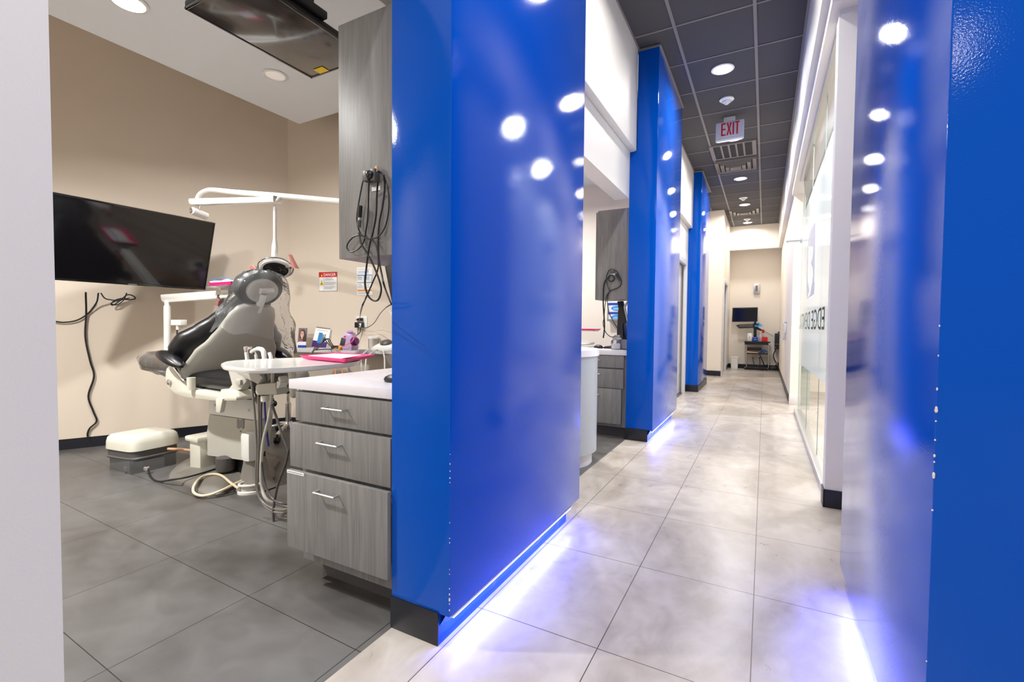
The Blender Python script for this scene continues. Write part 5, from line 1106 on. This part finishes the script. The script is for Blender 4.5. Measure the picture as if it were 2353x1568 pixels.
# ================================================================== CORRIDOR END
EY = 13.6
def F_(px, py, o=0): return AY(px, py, EY+o)
S0 = 1159/170
def Q(x, y, o=0): return F_(1660+x/S0, 640+y/S0, o)     # points of the enlarged view
t = thing('rolling_cart', 'black and grey rolling cart with monitor arm at the corridor end', 'cart', Q(540, 1450))
zb = .0
a, b = Q(352, 985), Q(742, 1045)
B('top', (a.x-.01, EY-.1, a.z-.03), (b.x+.01, EY+.25, a.z), M_black, t, .004)
B('drawer', (a.x, EY-.09, b.z), (Q(722, 1000).x, EY+.24, a.z-.03), M_black, t, .004)
B('shelf', (Q(372, 1180).x, EY-.06, Q(372, 1183).z), (Q(712, 1180).x, EY+.22, Q(372, 1168).z), M_black, t, .003)
for x in (378, 722):
    for o in (-.05, .2):
        bm = NB(); cyl(bm, Q(x, 1400, 0)+V((0, o, 0)), Q(x, 1040)+V((0, o, 0)), .012); obj('leg', bm, M_steel, t)
B('foot_shelf', (Q(360, 1400).x, EY-.09, Q(360, 1418).z), (Q(705, 1400).x, EY+.23, Q(360, 1385).z), M_black, t, .006)
for x in (352, 712):
    for o in (-.07, .2):
        bm = NB(); p = Q(x, 1440); z = p.z; p = V((p.x, EY+o, .032)); cyl(bm, p+V((-.014, 0, 0)), p+V((.014, 0, 0)), .032); obj('caster', bm, M_black, t)
bm = NB(); cyl(bm, Q(512, 985, .1), Q(512, 700, .1), .035); box(bm, Q(490, 905, .06), Q(538, 780, .12), .006); obj('monitor_post', bm, M_black, t)
bm = NB(); prism(bm, [Q(215, 732, .22), Q(262, 776, -.02), Q(560, 765, -.02), Q(500, 715, .22)], (0, .0, -.016)); prism(bm, [Q(470, 765, .05), Q(545, 760, .05), Q(640, 815, .05), Q(600, 820, .05), Q(490, 790, .05)], (0, .03, 0)); obj('keyboard_shelf', bm, M_black, t)
a, b = Q(150, 683), Q(556, 455); t = thing('computer_monitor', 'black computer monitor on the rolling cart at the corridor end', 'monitor', Q(350, 690))
bm = NB(); prism(bm, [Q(150, 683), Q(548, 678), Q(556, 452), Q(158, 460)], (0, .05, 0), .008); obj('casing', bm, M_black, t)
bm = NB(); prism(bm, [Q(162, 668, -.002), Q(538, 664, -.002), Q(546, 466, -.002), Q(170, 474, -.002)], (0, .004, 0)); obj('screen', bm, M_screen, t)
bm = NB(); prism(bm, [Q(258, 468, -.01), Q(362, 465, -.01), Q(362, 453, -.01), Q(258, 456, -.01)], (0, .04, 0)); obj('camera_bar', bm, M_inkg, t)
bm = NB(); box(bm, Q(495, 700, .05), Q(530, 640, .1)); obj('stand_neck', bm, M_black, t)
t = thing('keyboard', 'black keyboard on the cart shelf under the far monitor', 'keyboard', Q(350, 745)); bm = NB(); prism(bm, [Q(238, 733, .19), Q(270, 764, .03), Q(480, 758, .03), Q(450, 722, .19)], (0, .0, .018)); obj('case', bm, M_hosed, t)
bm = NB(); prism(bm, [Q(465, 709, .2), Q(515, 760, -.03), Q(632, 746, -.03), Q(575, 701, .2)], (0, 0, .008)); one('mouse_pad', bm, M_cyan, 'bright blue mouse pad on the far cart shelf', 'mouse pad')
bm = NB(); p = Q(553, 732, .04); loft(bm, [sring(p+V((0, 0, z)), (1, 0, 0), (0, 0, 1), .026*s, .032*s, 2.2, 16) for z, s in ((0, .8),)]+[sring(p+V((0, -.02, 0)), (1, 0, 0), (0, 0, 1), .026, .032, 2.2, 16)]); one('computer_mouse', bm, M_black, 'black mouse on the bright blue mouse pad', 'mouse')
zt_ = Q(400, 985).z
def stand(px, w): p = Q(px, 985); return V((p.x, EY+.02, zt_))
p = stand(427, 0); t = thing('wipes_canister', 'white round wipes canister on the far rolling cart', 'canister', p); hh = Q(427, 858).z-zt_; rr = (Q(472, 900).x-Q(382, 900).x)/2
bm = NB(); lathe(bm, [(rr*.95, 0), (rr, .005), (rr, hh*.78), (rr*.97, hh*.8)], p, n=28); obj('body', bm, M_plast, t); bm = NB(); lathe(bm, [(rr*.98, hh*.8), (rr*.98, hh*.9), (rr*.7, hh*.97), (0, hh)], p, n=28); obj('lid', bm, M_paper, t)
bm = NB(); box(bm, p+V((-.008, -rr-.002, hh*.3)), p+V((.004, -rr+.003, hh*.62))); obj('label_mark', bm, M_inkg, t)
a, b = Q(470, 985, -.04), Q(556, 922, -.04); t = thing('blue_tub', 'rounded blue tub on the far rolling cart', 'tub', (a.x, EY, zt_))
c_ = V(((a.x+b.x)/2, EY-.02, zt_)); rr = (b.x-a.x)/2; hh = b.z-zt_; bm = NB(); loft(bm, [sring(c_+V((0, 0, z*hh)), (1, 0, 0), (0, 1, 0), rr*s, rr*.8*s, 3, 28) for z, s in ((0, .92), (.1, 1), (.6, 1), (.7, 1.03), (.85, 1), (1, .8))]); obj('tub', bm, M_bluec, t)
bm = NB(); box(bm, c_+V((-.03, -rr*.82, hh*.4)), c_+V((.03, -rr*.79, hh*.46))); obj('label_mark', bm, M_paper, t)
a, b = Q(620, 985), Q(710, 920); t = thing('red_sharps_tub', 'red plastic tub on the far rolling cart', 'tub', (a.x, EY, zt_)); B('tub', (a.x, EY-.06, zt_), (b.x, EY+.05, b.z), M_red2, t, .008); B('rim', (a.x-.004, EY-.064, b.z-.012), (b.x+.004, EY+.054, b.z), M_red2, t, .004)
p = stand(598, 0); p.y = EY+.1; t = thing('spray_bottle', 'clear spray bottle with red and white trigger on the far rolling cart', 'spray bottle', p); h1 = Q(603, 850, .1).z-zt_; h2 = Q(603, 815, .1).z-zt_
bm = NB(); lathe(bm, [(.045, 0), (.048, .01), (.048, h1*.6), (.022, h1*.9), (.02, h1)], p, n=24); obj('bottle', bm, mat('cloudy_clear_plastic', srgb(214, 206, 214), .3), t)
bm = NB(); box(bm, p+V((-.03, -.02, h1)), p+V((.04, .02, h2+.01)), .006); obj('spray_head', bm, M_paper, t)
bm = NB(); prism(bm, [p+V((.02, -.022, h1-.01)), p+V((.085, -.022, h1-.01)), p+V((.08, -.022, h2+.02)), p+V((.03, -.022, h2+.015))], (0, .044, 0), .004); obj('trigger', bm, M_red2, t)
# papers on the middle shelf
zs_ = Q(500, 1168).z
bm = NB(); a, b = Q(388, 1168), Q(560, 1130); prism(bm, [V((a.x, EY-.055, zs_)), V((b.x, EY-.055, zs_)), V((b.x, EY-.055, zs_+.02)), V((Q(420, 1140).x, EY-.055, zs_+.035)), V((a.x, EY-.055, zs_+.055))], (0, .2, 0)); one('paper_folder', bm, M_tan, 'tan folder on the middle shelf of the far cart', 'folder')
bm = NB(); a, b = Q(385, 1130), Q(610, 1090); box(bm, (a.x, EY-.02, zs_+.06), (b.x, EY+.18, b.z), .01); 
one('dark_binder', bm, M_ink, 'dark binder lying on the tan folder of the far cart', 'binder')
bm = NB(); a, b = Q(575, 1168), Q(706, 1110); tube(bm, [V((a.x, EY-.05, zs_+.012)), V(((a.x+b.x)/2, EY-.05, b.z-.02)), V((b.x-.02, EY-.05, zs_+.05)), V((b.x-.02, EY-.05, zs_+.015))], .018, 8, 6); tube(bm, [V((a.x+.04, EY-.03, zs_+.014)), V(((a.x+b.x)/2, EY-.03, zs_+.04)), V((b.x-.05, EY-.03, zs_+.014))], .02, 8, 6); one('blue_bag', bm, mat('blue_fabric', srgb(46, 74, 130), .6), 'folded blue bag on the middle shelf of the far cart', 'bag')
# bin
a, b = Q(122, 1428), Q(252, 1228); t = thing('waste_bin', 'small white waste bin on the floor left of the far cart', 'bin', (a.x, EY, 0)); x0, x1, hh = a.x, Q(244, 1400).x, b.z
bm = NB(); w = (x1-x0)/2; c_ = V(((x0+x1)/2, EY+.1, 0)); loft(bm, [sring(c_+V((0, 0, z)), (1, 0, 0), (0, 1, 0), w*s, w*.75*s, 8, 32) for z, s in ((0, .9), (hh-.03, 1))]); obj('body', bm, M_plast, t); bm = NB(); loft(bm, [sring(c_+V((0, 0, z)), (1, 0, 0), (0, 1, 0), w*s, w*.75*s, 8, 32) for z, s in ((hh-.03, 1.1), (hh, 1.08))]); obj('rim', bm, M_plast, t)
# things on the end wall
wy = 13.948
def E_(x, y, o=0): return AY(1660+x/S0, 640+y/S0, wy-o)
a, b = E_(487, 242), E_(586, 90); t = thing('wall_dispenser', 'square steel dispenser high on the cream end wall', 'dispenser', (a.x, wy, a.z)); B('cover', (a.x, wy-.06, a.z), (b.x, wy, b.z), M_steel, t, .008)
B('slot', (a.x+(b.x-a.x)*.3, wy-.063, a.z+(b.z-a.z)*.25), (a.x+(b.x-a.x)*.7, wy-.059, a.z+(b.z-a.z)*.85), mat('dispenser_window', srgb(120, 116, 104), .3), t, .0)
for x, lab in ((475, 'white double outlet low on the end wall, nearer the waste bin'), (580, 'white double outlet low on the end wall behind the cart, with a black plug')):
    a, b = E_(x-20, 1265), E_(x+20, 1198); t = thing('wall_outlet', lab, 'outlet', (a.x, wy, a.z)); B('cover_plate', (a.x, wy-.008, a.z), (b.x, wy, b.z), M_plast, t, .003)
    c_ = E_(x, 1245); bm = NB(); box(bm, c_+V((-.015, -.03, -.015)), c_+V((.02, -.006, .015)), .004); obj('plug', bm, M_black if x > 500 else M_inkg, t)
    bm = NB(); tube(bm, [E_(x, 1250, .02), E_(x+6, 1290, .03), E_(x+(30 if x < 500 else 8), 1370, .03)], .008); obj('cord', bm, M_hosed, t)
bm = NB(); tube(bm, [Q(575, 1180, .1), Q(610, 1250, .15), Q(640, 1320, .15), Q(668, 1385, .15)], .010); tube(bm, [Q(668, 1385, .15), Q(700, 1355, .2), Q(745, 1380, .2)], .008); one('cart_cable', bm, M_cable, 'black cable drooping from the far cart shelf to the floor', 'cord')
a, b = E_(812, 1102), E_(945, 862); t = thing('wall_computer', 'black computer box mounted on the far end wall at the right', 'computer', (a.x, wy, a.z)); 
B('case', (a.x, wy-.34, a.z), (b.x+.02, wy-.02, b.z), M_black, t, .006); B('bracket', (E_(868, 850).x, wy-.3, E_(868, 850).z), (b.x+.03, wy, E_(868, 835).z), M_black, t); B('wall_bracket', (a.x+.05, wy-.02, a.z+.05), (b.x, wy, b.z-.02), M_black, t)
bm = NB(); c_ = AY(1660+828/S0, 640+1082/S0, wy-.342); lathe(bm, [(.014, 0), (.014, .003)], c_, (0, -1, 0), 12); c2 = AY(1660+852/S0, 640+1030/S0, wy-.342); box(bm, c2+V((-.045, -.002, -.006)), c2+V((.045, .002, .006))); obj('front_mark', bm, M_inkg, t)
_cl = {0: 'thick black cable hanging below the far wall computer', 1: 'short black cable end by the floor unit at the corridor end', 2: 'thin cable slanting from the cart to the far wall computer'}
for _i, (rad_, _o, _p) in enumerate(((.012, .1, ((838, 1104), (800, 1200), (815, 1270), (850, 1335))), (.012, .14, ((852, 1345), (820, 1380), (795, 1395))), (.004, .05, ((648, 820), (800, 910))))):
    bm = NB(); tube(bm, [AY(1660+x/S0, 640+y/S0, wy-_o) for x, y in _p], rad_); one('computer_cable', bm, M_cable, _cl[_i], 'cord')
a, b = AY(1660+858/S0, 640+1465/S0, 13.6), AY(1660+930/S0, 640+1320/S0, 13.6); t = thing('floor_unit', 'black box unit on the floor below the wall computer', 'device', (a.x, 13.6, 0)); B('case', (a.x, 13.45, 0), (b.x, 13.75, b.z), M_black, t, .01); B('front_mark', (a.x+.03, 13.447, b.z*.45), (b.x-.05, 13.451, b.z*.52), M_inkg, t)
bm = NB(); box(bm, (Q(740, 1400).x, 13.55, 0), (Q(850, 1400).x, 13.8, .09), .01); one('power_strip', bm, M_black, 'black power strip on the floor right of the far cart', 'power strip')
# sanitiser units on the right wall
def X_(px, py): return AX(px, py, .335)
yy = 9.4
t = thing('paper_towel_dispenser', 'white dispenser box on the right wall beyond the glass', 'dispenser', (.335, yy, 1.0)); a, b = AY(1800, 762, yy), AY(1822, 743, yy)
B('housing', (a.x, yy, a.z), (.335, yy+.3, b.z), M_plast, t, .012); B('lid', (a.x+.015, yy+.01, b.z), (.335, yy+.29, b.z+.02), mat('pale_blue_plastic', srgb(150, 170, 200), .35), t, .004)
t = thing('soap_dispenser', 'grey soap dispenser with black nozzle under the white box on the right wall', 'dispenser', (.335, 9.9, .9)); a, b = AY(1799, 782, 9.85), AY(1808, 763, 9.85)
B('housing', (a.x, 9.85, a.z), (.335, 9.98, b.z), M_lamgrey, t, .008); B('nozzle', (a.x+.06, 9.83, a.z+.02), (a.x+.11, 9.85, a.z+.09), M_black, t, .004); bm = NB(); cyl(bm, (a.x+.02, 9.9, a.z+.03), (a.x-.05, 9.9, a.z+.0), .018); obj('spout', bm, M_chrome, t)

# ================================================================== LIGHT
w = bpy.data.worlds.new('world'); sc.world = w; w.use_nodes = True; bg = w.node_tree.nodes['Background']; bg.inputs[0].default_value = (.95, .96, 1, 1); bg.inputs[1].default_value = W_S
# added fill lamps, out of view, to brighten the white wall end and pillars
for x, y in ((1.35, .1), (1.6, -2.2), (.2, -3.4)):
    area('fill_lamp', (x, y, 3.4), PW_FILL, .35)
def led_lamp(x, y0, y1, p):
    l = bpy.data.lights.new('strip_lamp', 'AREA'); l.shape = 'RECTANGLE'; l.size = .02; l.size_y = y1-y0; l.energy = p; l.color = (.11, .13, 1)
    o = bpy.data.objects.new('strip_lamp', l); COL.objects.link(o); o.location = (x, (y0+y1)/2, .087)
led_lamp(-.918, 1.28, 2.4, PW_L); led_lamp(-.918, 4.5, 5.7, PW_L); led_lamp(RX+.016, 1.22, 2.26, PW_L)

vs = sc.view_settings; vs.view_transform = 'Standard'; vs.look = 'None'; vs.exposure = EXPO; vs.gamma = 1
for o in list(sc.objects):
    if '_base' in o: del o['_base']
